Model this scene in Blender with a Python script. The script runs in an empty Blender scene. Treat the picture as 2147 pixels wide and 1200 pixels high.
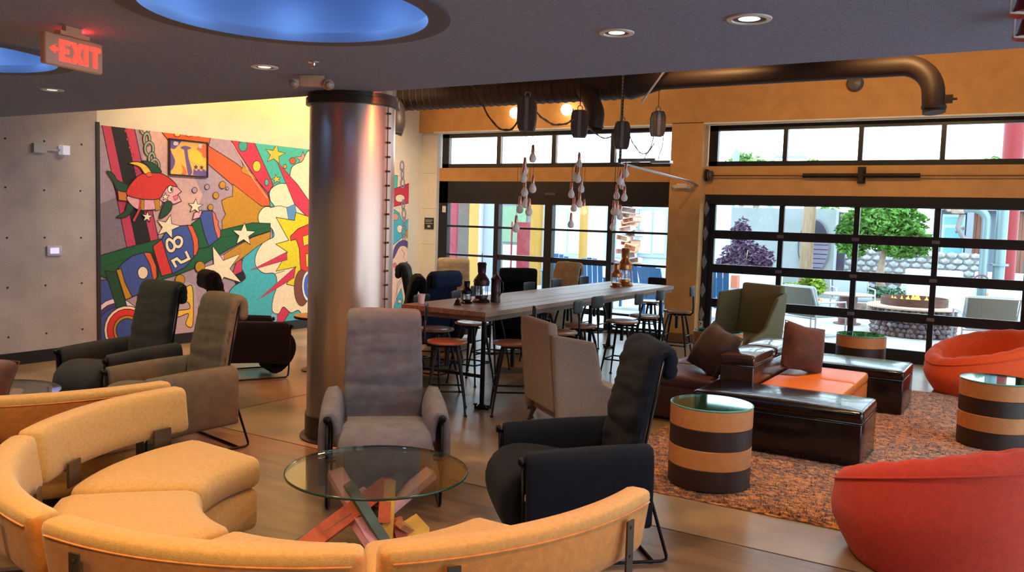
import bpy, bmesh, math, random
from mathutils import Vector, Matrix
import mathutils.noise as NZ
random.seed(7)
PI = math.pi
C = bpy.context.scene.collection
# ---------------------------------------------------------------- camera
CAMH = 1.75
F = 1784.483188
RX = (0.85083329, 0.06716721, -0.52112501)   # world X in camera axes (right, down, forward)
RY = (0.52456268, -0.05143238, 0.84981687)
RZ = (0.03027712, -0.99641521, -0.07899379)
cd = bpy.data.cameras.new('camera')
cam = bpy.data.objects.new('camera', cd)
C.objects.link(cam)
bpy.context.scene.camera = cam
cd.sensor_fit = 'HORIZONTAL'
cd.sensor_width = 36.0
cd.lens = 36.0 * F / 2147.0
cd.clip_start = 0.05
cd.clip_end = 400
right = Vector((RX[0], RY[0], RZ[0])); down = Vector((RX[1], RY[1], RZ[1])); fwd = Vector((RX[2], RY[2], RZ[2]))
cam.matrix_world = Matrix(((right[0], -down[0], -fwd[0], 0), (right[1], -down[1], -fwd[1], 0), (right[2], -down[2], -fwd[2], CAMH), (0, 0, 0, 1)))
# ---------------------------------------------------------------- world, exposure, lights
sc = bpy.context.scene
sc.view_settings.view_transform = 'Standard'
sc.view_settings.look = 'None'
sc.view_settings.exposure = 0.0
sc.view_settings.gamma = 1.0
sc.view_settings.use_curve_mapping = False
w = bpy.data.worlds.new('sky'); sc.world = w; w.use_nodes = True
bg = w.node_tree.nodes['Background']
bg.inputs[0].default_value = (0.78, 0.91, 1.0, 1)
bg.inputs[1].default_value = 5.6

def light(name, kind, loc, energy, color, **kw):
    d = bpy.data.lights.new(name, kind); d.energy = energy; d.color = color
    o = bpy.data.objects.new(name, d); C.objects.link(o); o.location = loc
    for k, v in kw.items():
        if k == 'aim':
            o.rotation_euler = (Vector(v) - Vector(loc)).to_track_quat('-Z', 'Y').to_euler()
        elif k == 'rot': o.rotation_euler = v
        else: setattr(d, k, v)
    return o
WARM = (1.0, 0.66, 0.28); AMBER = (1.0, 0.60, 0.24)
# daylight portals in the openings (guide the sky's light, add none of their own)
for nm, x0, x1, z0, z1 in (('portal_entry', -9.0, -4.75, 0.05, 2.0), ('portal_entry_high', -9.0, -4.7, 2.62, 3.15),
                           ('portal_garage', -4.1, -0.1, 0.1, 2.05), ('portal_garage_high', -4.1, 1.0, 2.62, 3.17)):
    p = light(nm, 'AREA', ((x0 + x1) / 2, 12.5, (z0 + z1) / 2), 1.0, (1, 1, 1), shape='RECTANGLE', size=x1 - x0, size_y=z1 - z0,
              rot=(-PI / 2, 0, 0))
    p.data.cycles.is_portal = True
p = light('portal_side', 'AREA', (3.3, 5.6, 1.25), 1.0, (1, 1, 1), shape='RECTANGLE', size=2.3, size_y=9.9, rot=(0, PI / 2, 0)); p.data.cycles.is_portal = True
CEIL = 2.65          # underside of the low ceiling
# recessed downlights: only the first list has fittings in the low ceiling (see downlight())
DOWN = [(-1.13, 3.75, 60, (1.0, .95, .9)), (-1.77, 3.77, 110, AMBER), (-4.18, 3.78, 170, WARM), (-6.65, 3.86, 170, WARM)]
FILL_OFF = [(-3.55, 1.6, 125, WARM), (-2.2, 1.3, 125, WARM), (-6.2, 1.6, 90, WARM), (-0.6, 2.2, 120, (1.0, .40, .16)), (-1.5, .5, 80, WARM), (-3.0, .2, 70, WARM), (-4.9, 1.2, 80, WARM), (-8.0, 3.4, 95, (1.0, .82, .68)), (-8.0, 1.6, 80, (1.0, .82, .68))]  # unseen fill spots without fittings, added to brighten the sofas and concrete wall
for x, y, e, c in DOWN + FILL_OFF:
    light('downlight_and_fill_beam', 'SPOT', (x, y, CEIL - 0.02), e, c, spot_size=2.1, spot_blend=0.7, shadow_soft_size=0.06)
# wall washers on the high wall above the mural
for y, e in ((6.6, 70), (7.7, 90), (8.9, 100), (9.7, 90), (10.7, 60)):
    light('wall_wash_beam', 'SPOT', (-9.05, y, 3.85), e, (1.0, .56, .13), spot_size=2.2, spot_blend=0.6, shadow_soft_size=0.05, aim=(-9.37, y, 2.4))
for y in (7.0, 8.8, 10.6):
    light('mural_flood_beam', 'SPOT', (-6.4, y, 4.1), 330, (1.0, .84, .62), spot_size=1.3, spot_blend=.9, shadow_soft_size=.1, aim=(-9.37, y, .9))
# tracks of warm lamps under the high ceiling, washing the window wall and the lounge floor
for x, y, tx, ty, tz, e in ((-8.2, 9.6, -7.6, 12.1, 2.9, 60), (-6.2, 9.2, -6.2, 12.1, 2.9, 70), (-3.2, 8.8, -3.4, 12.1, 2.8, 120), (-1.2, 8.8, -1.2, 12.1, 2.8, 130), (0.8, 8.8, 0.6, 12.1, 2.8, 80),
                            (-1.0, 7.6, -0.8, 7.7, 0, 430), (-1.6, 5.9, -1.4, 5.6, 0, 110), (-6.5, 7.2, -6.6, 7.0, 0, 130)):
    light('track_lamp_beam', 'SPOT', (x, y, 4.05), e, AMBER, spot_size=1.7, spot_blend=0.8, shadow_soft_size=0.08, aim=(tx, ty, tz))

light('column_accent_beam', 'SPOT', (-2.2, 5.0, 3.0), 850, (1.0, .20, .05), spot_size=.9, spot_blend=.6, shadow_soft_size=.22, aim=(-4.4, 4.95, 1.4))
# ---------------------------------------------------------------- projection helpers: pixel of the 2147 x 1200 photo -> world point
def ray(u, v):
    d = (u - 1073.5, v - 600.0, F)
    return Vector((sum(RX[i] * d[i] for i in range(3)), sum(RY[i] * d[i] for i in range(3)), sum(RZ[i] * d[i] for i in range(3))))
def at(u, v, axis, val):
    d = ray(u, v); o = Vector((0, 0, CAMH)); t = (val - o[axis]) / d[axis]
    return o + d * t
# ---------------------------------------------------------------- materials
MATS = {}
def mat(name, col, rough=0.6, metal=0.0, var=0.0, vscale=8.0, bump=0.0, bscale=60.0, emit=None, estr=0.0, coat=0.0, spec=0.5, stretch=(1, 1, 1), sheen=0.0, detail=4):
    if name in MATS: return MATS[name]
    m = bpy.data.materials.new(name); m.use_nodes = True; nt = m.node_tree; b = nt.nodes['Principled BSDF']
    b.inputs['Base Color'].default_value = (*col, 1); b.inputs['Roughness'].default_value = rough; b.inputs['Metallic'].default_value = metal
    b.inputs['Coat Weight'].default_value = coat; b.inputs['Specular IOR Level'].default_value = spec; b.inputs['Sheen Weight'].default_value = sheen
    if emit: b.inputs['Emission Color'].default_value = (*emit, 1); b.inputs['Emission Strength'].default_value = estr
    if var or bump:
        tc = nt.nodes.new('ShaderNodeTexCoord'); mp = nt.nodes.new('ShaderNodeMapping'); mp.inputs['Scale'].default_value = stretch
        nt.links.new(tc.outputs['Object'], mp.inputs[0])
    if var:
        n = nt.nodes.new('ShaderNodeTexNoise'); n.inputs['Scale'].default_value = vscale; n.inputs['Detail'].default_value = detail
        nt.links.new(mp.outputs[0], n.inputs['Vector'])
        r = nt.nodes.new('ShaderNodeValToRGB'); r.color_ramp.elements[0].position = .3; r.color_ramp.elements[1].position = .7
        r.color_ramp.elements[0].color = (*[c * (1 - var) for c in col], 1); r.color_ramp.elements[1].color = (*[min(1, c * (1 + var)) for c in col], 1)
        nt.links.new(n.outputs[0], r.inputs[0]); nt.links.new(r.outputs[0], b.inputs['Base Color'])
    if bump:
        n2 = nt.nodes.new('ShaderNodeTexNoise'); n2.inputs['Scale'].default_value = bscale; n2.inputs['Detail'].default_value = 3
        nt.links.new(mp.outputs[0], n2.inputs['Vector'])
        bp = nt.nodes.new('ShaderNodeBump'); bp.inputs['Strength'].default_value = bump; bp.inputs['Distance'].default_value = 0.01
        nt.links.new(n2.outputs[0], bp.inputs['Height']); nt.links.new(bp.outputs[0], b.inputs['Normal'])
    MATS[name] = m
    return m
def glass_mat(name, tint=(1, 1, 1), fac=0.08, rough=0.02):
    if name in MATS: return MATS[name]
    m = bpy.data.materials.new(name); m.use_nodes = True; nt = m.node_tree; nt.nodes.clear()
    o = nt.nodes.new('ShaderNodeOutputMaterial'); t = nt.nodes.new('ShaderNodeBsdfTransparent'); g = nt.nodes.new('ShaderNodeBsdfGlossy')
    mx = nt.nodes.new('ShaderNodeMixShader'); fr = nt.nodes.new('ShaderNodeLayerWeight'); fr.inputs['Blend'].default_value = 0.25
    ma = nt.nodes.new('ShaderNodeMath'); ma.operation = 'MULTIPLY_ADD'; ma.inputs[1].default_value = 0.5; ma.inputs[2].default_value = fac
    nt.links.new(fr.outputs['Fresnel'], ma.inputs[0])
    t.inputs[0].default_value = (*tint, 1); g.inputs[1].default_value = rough
    nt.links.new(ma.outputs[0], mx.inputs[0]); nt.links.new(t.outputs[0], mx.inputs[1]); nt.links.new(g.outputs[0], mx.inputs[2]); nt.links.new(mx.outputs[0], o.inputs[0])
    MATS[name] = m
    return m
def srgb(r, g, b):
    f = lambda c: ((c / 255) / 12.92 if c / 255 <= .04045 else (((c / 255) + .055) / 1.055) ** 2.4)
    return (f(r), f(g), f(b))
# ---------------------------------------------------------------- mesh builder
class MB:
    def __init__(s): s.v = []; s.f = []; s.mi = []; s.cur = 0
    def add(s, vs, fs, M=None):
        o = len(s.v)
        s.v += [tuple(M @ Vector(p)) if M is not None else tuple(p) for p in vs]
        s.f += [tuple(i + o for i in f) for f in fs]; s.mi += [s.cur] * len(fs)
        return s
    def box(s, a, b, M=None):
        x0, y0, z0 = a; x1, y1, z1 = b
        return s.add([(x0, y0, z0), (x1, y0, z0), (x1, y1, z0), (x0, y1, z0), (x0, y0, z1), (x1, y0, z1), (x1, y1, z1), (x0, y1, z1)],
                     [(0, 3, 2, 1), (4, 5, 6, 7), (0, 1, 5, 4), (1, 2, 6, 5), (2, 3, 7, 6), (3, 0, 4, 7)], M)
    def tube(s, pts, r, n=8, M=None, caps=True, closed=False):
        pts = [Vector(p) for p in pts]; k = len(pts); rs = r if isinstance(r, (list, tuple)) else [r] * k
        vs = []; fs = []; prev = None
        for i, p in enumerate(pts):
            if closed: d = (pts[(i + 1) % k] - pts[i - 1])
            else: d = (pts[min(i + 1, k - 1)] - pts[max(i - 1, 0)])
            d.normalize()
            if prev is None:
                a = Vector((0, 0, 1)) if abs(d.z) < .9 else Vector((1, 0, 0))
                u = d.cross(a).normalized()
            else:
                u = (prev - d * prev.dot(d))
                u = u.normalized() if u.length > 1e-6 else d.orthogonal().normalized()
            prev = u; w_ = d.cross(u)
            for j in range(n):
                t = 2 * PI * j / n
                vs.append(p + (u * math.cos(t) + w_ * math.sin(t)) * rs[i])
        m = k if closed else k - 1
        for i in range(m):
            for j in range(n):
                a = i * n + j; b = i * n + (j + 1) % n; c = ((i + 1) % k) * n + (j + 1) % n; d2 = ((i + 1) % k) * n + j
                fs.append((a, b, c, d2))
        if caps and not closed:
            fs.append(tuple(range(n - 1, -1, -1))); fs.append(tuple((k - 1) * n + j for j in range(n)))
        return s.add(vs, fs, M)
    def cyl(s, p0, p1, r0, r1=None, n=16, M=None):
        return s.tube([p0, p1], [r0, r1 if r1 is not None else r0], n, M)
    def lathe(s, prof, n=24, M=None, a0=0, a1=2 * PI, sx=1, sy=1, cap=True):
        vs = []; fs = []; full = abs(a1 - a0 - 2 * PI) < 1e-6; k = n if full else n + 1
        for (r, z) in prof:
            for j in range(k):
                t = a0 + (a1 - a0) * j / n
                vs.append((r * math.cos(t) * sx, r * math.sin(t) * sy, z))
        for i in range(len(prof) - 1):
            for j in range(n):
                j2 = (j + 1) % k
                fs.append((i * k + j, i * k + j2, (i + 1) * k + j2, (i + 1) * k + j))
        if full and cap:
            if prof[0][0] > 1e-5: fs.append(tuple(reversed(range(k))))
            if prof[-1][0] > 1e-5: fs.append(tuple((len(prof) - 1) * k + j for j in range(k)))
        return s.add(vs, fs, M)
    def prism(s, poly, z0, z1, M=None):
        n = len(poly)
        vs = [(x, y, z0) for x, y in poly] + [(x, y, z1) for x, y in poly]
        fs = [tuple(reversed(range(n))), tuple(range(n, 2 * n))] + [(i, (i + 1) % n, n + (i + 1) % n, n + i) for i in range(n)]
        return s.add(vs, fs, M)
    def rbox(s, c, size, r, seg=(6, 6, 4), bulge=(0, 0, 0), fn=None, M=None):
        """rounded, optionally bulging cushion; fn maps a local point to its final place"""
        hx, hy, hz = size[0] / 2, size[1] / 2, size[2] / 2
        r = min(r, hx * .99, hy * .99, hz * .99)
        def ticks(h, n):
            e = [-h, -h + r * .3, -h + r]; inn = [-h + r + (2 * h - 2 * r) * i / n for i in range(1, n)]
            return e + inn + [h - r, h - r * .3, h]
        T = [ticks(hx, seg[0]), ticks(hy, seg[1]), ticks(hz, seg[2])]; H = (hx, hy, hz)
        idx = {}; vs = []; fs = []
        def vert(i, j, k):
            key = (i, j, k)
            if key in idx: return idx[key]
            p = [T[0][i], T[1][j], T[2][k]]
            q = [max(-H[a] + r, min(H[a] - r, p[a])) for a in range(3)]
            d = Vector([p[a] - q[a] for a in range(3)])
            if d.length > 1e-9:
                d = d.normalized() * r
            p = [q[a] + d[a] for a in range(3)]
            for a in range(3):
                if bulge[a]:
                    o1, o2 = [b for b in range(3) if b != a]
                    g = (1 - (p[o1] / H[o1]) ** 2) * (1 - (p[o2] / H[o2]) ** 2)
                    p[a] += bulge[a] * max(0, g) * (p[a] / H[a])
            if fn: p = fn(*p)
            idx[key] = len(vs); vs.append((p[0] + c[0], p[1] + c[1], p[2] + c[2])); return idx[key]
        nx, ny, nz = len(T[0]) - 1, len(T[1]) - 1, len(T[2]) - 1
        for k in (0, nz):
            for i in range(nx):
                for j in range(ny):
                    q = (vert(i, j, k), vert(i + 1, j, k), vert(i + 1, j + 1, k), vert(i, j + 1, k)); fs.append(q if k else q[::-1])
        for j in (0, ny):
            for i in range(nx):
                for k in range(nz):
                    q = (vert(i, j, k), vert(i + 1, j, k), vert(i + 1, j, k + 1), vert(i, j, k + 1)); fs.append(q[::-1] if j else q)
        for i in (0, nx):
            for j in range(ny):
                for k in range(nz):
                    q = (vert(i, j, k), vert(i, j + 1, k), vert(i, j + 1, k + 1), vert(i, j, k + 1)); fs.append(q if i else q[::-1])
        return s.add(vs, fs, M)
    def build(s, name, m, parent=None, smooth=False, loc=(0, 0, 0), rot=(0, 0, 0), flip=False):
        me = bpy.data.meshes.new(name); me.from_pydata(s.v, [], s.f)
        for mm in (m if isinstance(m, (list, tuple)) else [m]): me.materials.append(mm)
        if len(me.materials) > 1: me.polygons.foreach_set('material_index', s.mi)
        if smooth:
            me.polygons.foreach_set('use_smooth', [True] * len(me.polygons))
            if smooth == 'auto':
                try: me.set_sharp_from_angle(angle=math.radians(38))
                except Exception: pass
        me.update()
        o = bpy.data.objects.new(name, me); C.objects.link(o); o.location = loc; o.rotation_euler = rot
        if parent: o.parent = parent
        return o
def T3(x=0, y=0, z=0, rx=0, ry=0, rz=0, s=1):
    from mathutils import Euler
    return Matrix.Translation((x, y, z)) @ Euler((rx, ry, rz)).to_matrix().to_4x4() @ Matrix.Scale(s, 4)
def thing(name, label, cat, loc=(0, 0, 0), rz=0, group=None, sc_=1):
    o = bpy.data.objects.new(name, None); C.objects.link(o); o.location = loc; o.rotation_euler = (0, 0, rz); o.empty_display_size = .1
    o['label'] = label; o['category'] = cat
    if sc_ != 1: o.scale = (sc_,) * 3
    if group: o['group'] = group
    return o
def tag(o, label, cat, group=None, kind=None):
    o['label'] = label; o['category'] = cat
    if group: o['group'] = group
    if kind: o['kind'] = kind
    return o
def struct(o): o['kind'] = 'structure'; return o
def dup(root, loc=None, rz=None, label=None, group=None):
    def cp(o, par):
        c = o.copy(); C.objects.link(c); c.parent = par
        for ch in o.children: cp(ch, c)
        return c
    r = cp(root, None)
    if loc is not None: r.location = loc
    if rz is not None: r.rotation_euler = (0, 0, rz)
    if label: r['label'] = label
    if group: r['group'] = group
    return r
def spline(pts, n=8, closed=False):
    pts = [Vector(p) for p in pts]; k = len(pts); out = []
    for i in range(k if closed else k - 1):
        p0 = pts[i - 1] if (closed or i > 0) else pts[0]; p1 = pts[i]; p2 = pts[(i + 1) % k]; p3 = pts[(i + 2) % k] if (closed or i + 2 < k) else pts[-1]
        for j in range(n):
            t = j / n
            out.append(0.5 * ((2 * p1) + (p2 - p0) * t + (2 * p0 - 5 * p1 + 4 * p2 - p3) * t * t + (3 * p1 - p0 - 3 * p2 + p3) * t ** 3))
    if not closed: out.append(pts[-1])
    return out
def sweep_pad(mb, path, width, thick, r, seg=(6, 20, 2), bulge=0.0, taper=None, wob=0.0, M=None, axis='x'):
    """a soft pad swept along a path in the (y, z) plane; width along x"""
    P = spline([(0, a, b) for a, b in path], 8)
    L = [0]
    for i in range(1, len(P)): L.append(L[-1] + (P[i] - P[i - 1]).length)
    tot = L[-1]
    rnd = random.Random(int(tot * 1000)); ph = [rnd.uniform(0, 6.28) for _ in range(6)]
    def f(x, y, z):
        t = (y + tot / 2)
        tt = min(max(t, 0), tot); i = 0
        while i < len(L) - 2 and L[i + 1] < tt: i += 1
        a = (tt - L[i]) / max(1e-6, L[i + 1] - L[i]); p = P[i].lerp(P[i + 1], a)
        d0 = (P[min(i + 1, len(P) - 1)] - P[max(i - 1, 0)]).normalized(); d1 = (P[min(i + 2, len(P) - 1)] - P[i]).normalized(); d = d0.lerp(d1, a).normalized()
        nrm = Vector((0, -d.z, d.y)); p = p + d * (t - tt)
        u = tt / tot
        k = taper(u) if taper else 1
        e = 0
        if wob and z > 0:
            e = wob * (1.3 * NZ.noise((x * 3.2 + ph[0], t * 17 + x * 4 * math.sin(ph[1]), ph[2])) + .9 * NZ.noise((x * 6 + ph[3], t * 38 - x * 6, 4.)) - .8 * math.exp(-((t % .19) - .09) ** 2 / .00012))
        q = p + nrm * (z + e)
        return (x * k, q.y, q.z)
    return mb.rbox((0, 0, 0), (width, tot, thick), r, seg, (0, 0, bulge), f, M)
# ================================================================ STRUCTURE
WX = -9.37           # mural wall
WY = 12.0            # window wall, proud face
EDGE = 4.87          # where the low ceiling stops
HIGH = 4.25          # underside of the high ceiling
# ---- floor: polished concrete with a brown wood-look zone in front
def floor_mat():
    m = bpy.data.materials.new('polished_floor'); m.use_nodes = True; nt = m.node_tree; b = nt.nodes['Principled BSDF']; N = nt.nodes.new; L = nt.links.new
    tc = N('ShaderNodeTexCoord'); sp = N('ShaderNodeSeparateXYZ'); L(tc.outputs['Object'], sp.inputs[0])
    n1 = N('ShaderNodeTexNoise'); n1.inputs['Scale'].default_value = 1.3; n1.inputs['Detail'].default_value = 6; L(tc.outputs['Object'], n1.inputs['Vector'])
    r1 = N('ShaderNodeValToRGB'); r1.color_ramp.elements[0].position = .32; r1.color_ramp.elements[1].position = .68
    r1.color_ramp.elements[0].color = (.16, .105, .062, 1); r1.color_ramp.elements[1].color = (.40, .275, .16, 1); L(n1.outputs[0], r1.inputs[0])
    mp = N('ShaderNodeMapping'); mp.inputs['Scale'].default_value = (1.1, 7, 1); mp.inputs['Rotation'].default_value = (0, 0, .0); L(tc.outputs['Object'], mp.inputs[0])
    n2 = N('ShaderNodeTexNoise'); n2.inputs['Scale'].default_value = 1.6; n2.inputs['Detail'].default_value = 8; n2.inputs['Distortion'].default_value = .6; L(mp.outputs[0], n2.inputs['Vector'])
    r2 = N('ShaderNodeValToRGB'); r2.color_ramp.elements[0].position = .3; r2.color_ramp.elements[1].position = .72
    r2.color_ramp.elements[0].color = (.105, .062, .036, 1); r2.color_ramp.elements[1].color = (.23, .145, .088, 1); L(n2.outputs[0], r2.inputs[0])
    g = N('ShaderNodeMath'); g.operation = 'GREATER_THAN'; g.inputs[1].default_value = 4.55; L(sp.outputs['Y'], g.inputs[0])
    mx = N('ShaderNodeMixRGB'); L(g.outputs[0], mx.inputs[0]); L(r2.outputs[0], mx.inputs[1]); L(r1.outputs[0], mx.inputs[2]); L(mx.outputs[0], b.inputs['Base Color'])
    n3 = N('ShaderNodeTexNoise'); n3.inputs['Scale'].default_value = 1.5; n3.inputs['Detail'].default_value = 4; L(tc.outputs['Object'], n3.inputs['Vector'])
    mr = N('ShaderNodeMapRange'); mr.inputs['To Min'].default_value = .27; mr.inputs['To Max'].default_value = .29; L(n3.outputs[0], mr.inputs[0]); L(mr.outputs[0], b.inputs['Roughness'])
    b.inputs['Specular IOR Level'].default_value = .65
    return m
mb = MB(); mb.box((-9.7, -2.4, -.12), (3.2, 12.32, 0)); struct(mb.build('floor', floor_mat()))
jm = mat('joint_dark', (.05, .035, .025), .7)
mb = MB(); mb.box((-9.3, 4.545, .0), (3.0, 4.555, .0015)); mb.box((-5.9, 4.55, 0), (-5.892, 12, .0015)); mb.box((.6, 4.55, 0), (.608, 12, .0015)); struct(mb.build('trim_floor_joint', jm))
# ---- concrete wall on the left, with tie holes
def concrete_mat():
    m = mat('board_concrete', (.50, .43, .42), .85, var=.18, vscale=2.2, bump=.5, bscale=70, detail=10)
    return m
conc = concrete_mat()
mb = MB(); mb.box((-9.7, -2.4, 0), (-9.35, 5.95, HIGH)); wl = struct(mb.build('wall_left', conc))
hole = mat('hole_dark', (.04, .035, .03), .9)
hb = MB(); hb.cyl((0, 0, 0), (.004, 0, 0), .012, n=10)
first = None
for zz in (.32, .85, 1.38, 1.91, 2.44):
    for k in range(14):
        y = 5.75 - k * .42
        if first is None: first = hb.build('tie_hole', hole, wl, loc=(-9.35, y, zz)); first.location = (-9.352, y, zz)
        else:
            c = first.copy(); C.objects.link(c); c.parent = wl; c.location = (-9.352, y + random.uniform(-.01, .01), zz + random.uniform(-.01, .01))
# ---- mural wall
paint = mat('wall_cream', (.78, .70, .58), .75, var=.05, vscale=3, bump=.1, bscale=120)
mb = MB(); mb.box((-9.7, 5.95, 0), (WX, 12.4, HIGH)); struct(mb.build('wall_mural', paint))
base_dark = mat('baseboard_black', (.012, .012, .016), .45)
mb = MB(); mb.box((WX, 5.95, 0), (WX + .015, 12.1, .135)); mb.box((-9.35, -2.4, 0), (-9.333, 5.95, .135)); struct(mb.build('baseboard_left', base_dark))
mb = MB(); mb.box((WX, 5.93, 0), (-9.335, 5.975, 2.72)); struct(mb.build('trim_mural_corner', mat('corner_dark', (.03, .022, .02), .6)))
# ---- window wall
tan = mat('wall_tan', (.60, .31, .11), .8, var=.10, vscale=5, bump=.25, bscale=150)
pale = mat('pier_pale', (.74, .70, .66), .75, var=.05, vscale=3, bump=.15, bscale=60)
mb = MB()
mb.box((-9.37, 12.0, 3.21), (3.2, 12.4, HIGH))            # header
mb.box((-4.68, 12.0, 0), (-4.2, 12.4, 3.22))               # middle pier
mb.box((-9.05, 12.2, 2.37), (-4.68, 12.4, 2.60))            # band over the entry
mb.box((-4.2, 12.2, 2.19), (1.6, 12.4, 2.60))               # band over the garage door
mb.box((.02, 12.2, 0), (1.6, 12.4, 2.2)); mb.box((1.6, 12.0, 0), (3.2, 12.4, 3.22))
struct(mb.build('wall_back', tan))
mb = MB(); mb.box((-9.37, 12.12, 0), (-9.05, 12.4, 3.21)); wp = struct(mb.build('wall_back_pier', pale))
mb = MB(); 
for z in (.62, 1.25, 1.88, 2.5): mb.box((-9.372, 12.1185, z), (-9.05, 12.1200, z + .006))
mb.build('pier_joint', mat('joint_grey', (.4, .36, .32), .8), wp)
bb = mat('baseboard_brown', (.20, .10, .055), .5)
mb = MB(); mb.box((-4.69, 11.985, 0), (-4.19, 12.0, .13)); struct(mb.build('baseboard_back', bb))
sill = mat('reveal_white', (.82, .78, .70), .6)
mb = MB(); mb.box((-9.05, 12.0, 3.195), (-4.68, 12.19, 3.2099)); mb.box((-4.2, 12.0, 3.235), (1.6, 12.19, 3.2499)) if False else mb.box((-4.2, 12.0, 3.195), (1.6, 12.19, 3.2099))
struct(mb.build('trim_reveal', sill))
mb = MB(); mb.box((3.0, -2.4, 0), (3.2, .6, HIGH)); mb.box((3.0, 10.6, 0), (3.2, 12.4, HIGH)); mb.box((3.0, .6, 2.45), (3.2, 10.6, HIGH)); struct(mb.build('wall_right', tan))
# glazed opening in the right wall, out of view, added to let in cool daylight
mb = MB(); mb.box((-9.7, -2.6, 0), (3.2, -2.4, HIGH)); struct(mb.build('wall_front', tan))
# ---- ceilings
cdark = mat('ceiling_slate', (.24, .31, .48), .75, var=.12, vscale=40, bump=.5, bscale=160)
def ring_slab(holes, x0, x1, y0, y1, z0, z1, m):
    """a slab with round holes: built by boolean-free bmesh triangulation"""
    bm = bmesh.new(); edges = []
    def loop(pts):
        vs = [bm.verts.new((x, y, z0)) for x, y in pts]
        return [bm.edges.new((vs[i], vs[(i + 1) % len(vs)])) for i in range(len(vs))]
    edges += loop([(x0, y0), (x1, y0), (x1, y1), (x0, y1)])
    for cx, cy, r in holes: edges += loop([(cx + r * math.cos(2 * PI * i / 72), cy + r * math.sin(2 * PI * i / 72)) for i in range(72)])
    g = bmesh.ops.triangle_fill(bm, use_beauty=True, edges=edges)
    r_ = bmesh.ops.extrude_face_region(bm, geom=list(bm.faces))
    bmesh.ops.translate(bm, vec=(0, 0, z1 - z0), verts=[e for e in r_['geom'] if isinstance(e, bmesh.types.BMVert)])
    bmesh.ops.recalc_face_normals(bm, faces=bm.faces)
    me = bpy.data.meshes.new('ceiling'); bm.to_mesh(me); bm.free(); me.materials.append(m)
    o = bpy.data.objects.new('ceiling', me); C.objects.link(o); return o
OV = [(-3.0, 2.72, .60, .60), (-5.62, 2.80, .56, .58)]
HO = [(-2.93, 2.78, .73), (-5.75, 2.65, .73)]
struct(ring_slab([h for h in HO], -9.35, 3.0, -2.4, EDGE, CEIL, CEIL + .30, cdark))
blue = mat('dome_blue', (.07, .30, .85), .6, var=.08, vscale=30, bump=.2)
ringm = mat('ring_slate', (.10, .115, .16), .6)
ledm = mat('led_blue_white', (.6, .8, 1), .5, emit=(.35, .6, 1), estr=9)
for i, (x, y, r) in enumerate(HO):
    mb = MB(); mb.lathe([(r, .30), (r, .0), (r - .10, .0), (r - .10, .05), (r - .005, .052), (r - .005, .30)], 72, cap=False)
    d = struct(mb.build('ceiling_recess_ring', ringm, loc=(x, y, CEIL - .012), smooth='auto'))
    mb = MB(); mb.lathe([(r + .02, .05), (r + .02, .34), (0, .36)], 72, cap=False)
    dm = mb.build('dome', blue, d, smooth='auto')
    mb = MB(); pts = [((r - .04) * math.cos(t * 2 * PI / 60), (r - .04) * math.sin(t * 2 * PI / 60), .056) for t in range(60)]
    mb.tube(pts, .003, 6, closed=True); mb.build('light_strip', ledm, d)
    for k in range(8):
        a = k * PI / 4; light('cove_glow', 'POINT', (x + (r - .17) * math.cos(a), y + (r - .17) * math.sin(a), CEIL + .12), 2.6, (.25, .5, 1.0), shadow_soft_size=.04)
mb = MB(); mb.box((-9.7, EDGE - .3, HIGH), (3.2, 12.4, HIGH + .2)); struct(mb.build('ceiling_high', mat('ceiling_high_tan', (.30, .24, .18), .8)))
mb = MB(); mb.box((-9.35, EDGE - .05, CEIL + .3), (3.0, EDGE, HIGH)); struct(mb.build('wall_bulkhead', tan))
# ---- column
steel = bpy.data.materials.new('column_steel'); steel.use_nodes = True
b_ = steel.node_tree.nodes['Principled BSDF']; b_.inputs['Base Color'].default_value = (.42, .36, .31, 1); b_.inputs['Metallic'].default_value = .85; b_.inputs['Roughness'].default_value = .30
CX, CY, CR = -4.55, 5.0, .325
mb = MB(); mb.lathe([(CR, .13), (CR, HIGH - .01)], 96); col = struct(mb.build('column', steel, loc=(CX, CY, 0), smooth='auto'))
cdk = mat('column_base_dark', (.05, .04, .032), .35, metal=.6)
mb = MB(); mb.lathe([(CR + .05, 0), (CR + .05, .012), (CR + .012, .02), (CR + .012, .19), (CR, .195)], 96); mb.build('base_collar', cdk, col, smooth='auto')
mb = MB(); mb.lathe([(CR + .0, CEIL - .09), (CR + .03, CEIL - .085), (CR + .03, CEIL - .035), (CR + .015, CEIL - .03), (CR + .015, CEIL - .001)], 96); mb.build('top_collar', cdk, col, smooth='auto')
mb = MB(); mb.cyl((0, 0, -.02), (0, 0, .035), .012, n=8); mb.cyl((0,0,.018), (0,0,.03), .016, n=6)
rv = None
# seam with bolts on the right-hand side, facing the camera
seam_a = math.atan2(-CY, -CX) + math.radians(53)
for k in range(21):
    z = .35 + k * .108
    for s in (-1, 1):
        a = seam_a + s * .035
        if rv is None: rv = mb.build('seam_bolt', cdk, col)
        else:
            q = rv.copy(); C.objects.link(q); q.parent = col; 
            q_ = q
        tgt = rv if (k == 0 and s == -1) else q_
        tgt.location = (math.cos(a) * CR, math.sin(a) * CR, z); tgt.rotation_euler = (0, PI / 2, a); tgt.scale = (.55,) * 3
mb = MB(); a = seam_a
mb.tube([(math.cos(a) * (CR + .0), math.sin(a) * (CR + .0), .2), (math.cos(a) * CR, math.sin(a) * CR, CEIL - .09)], .004, 6); mb.build('seam', cdk, col)
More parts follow.
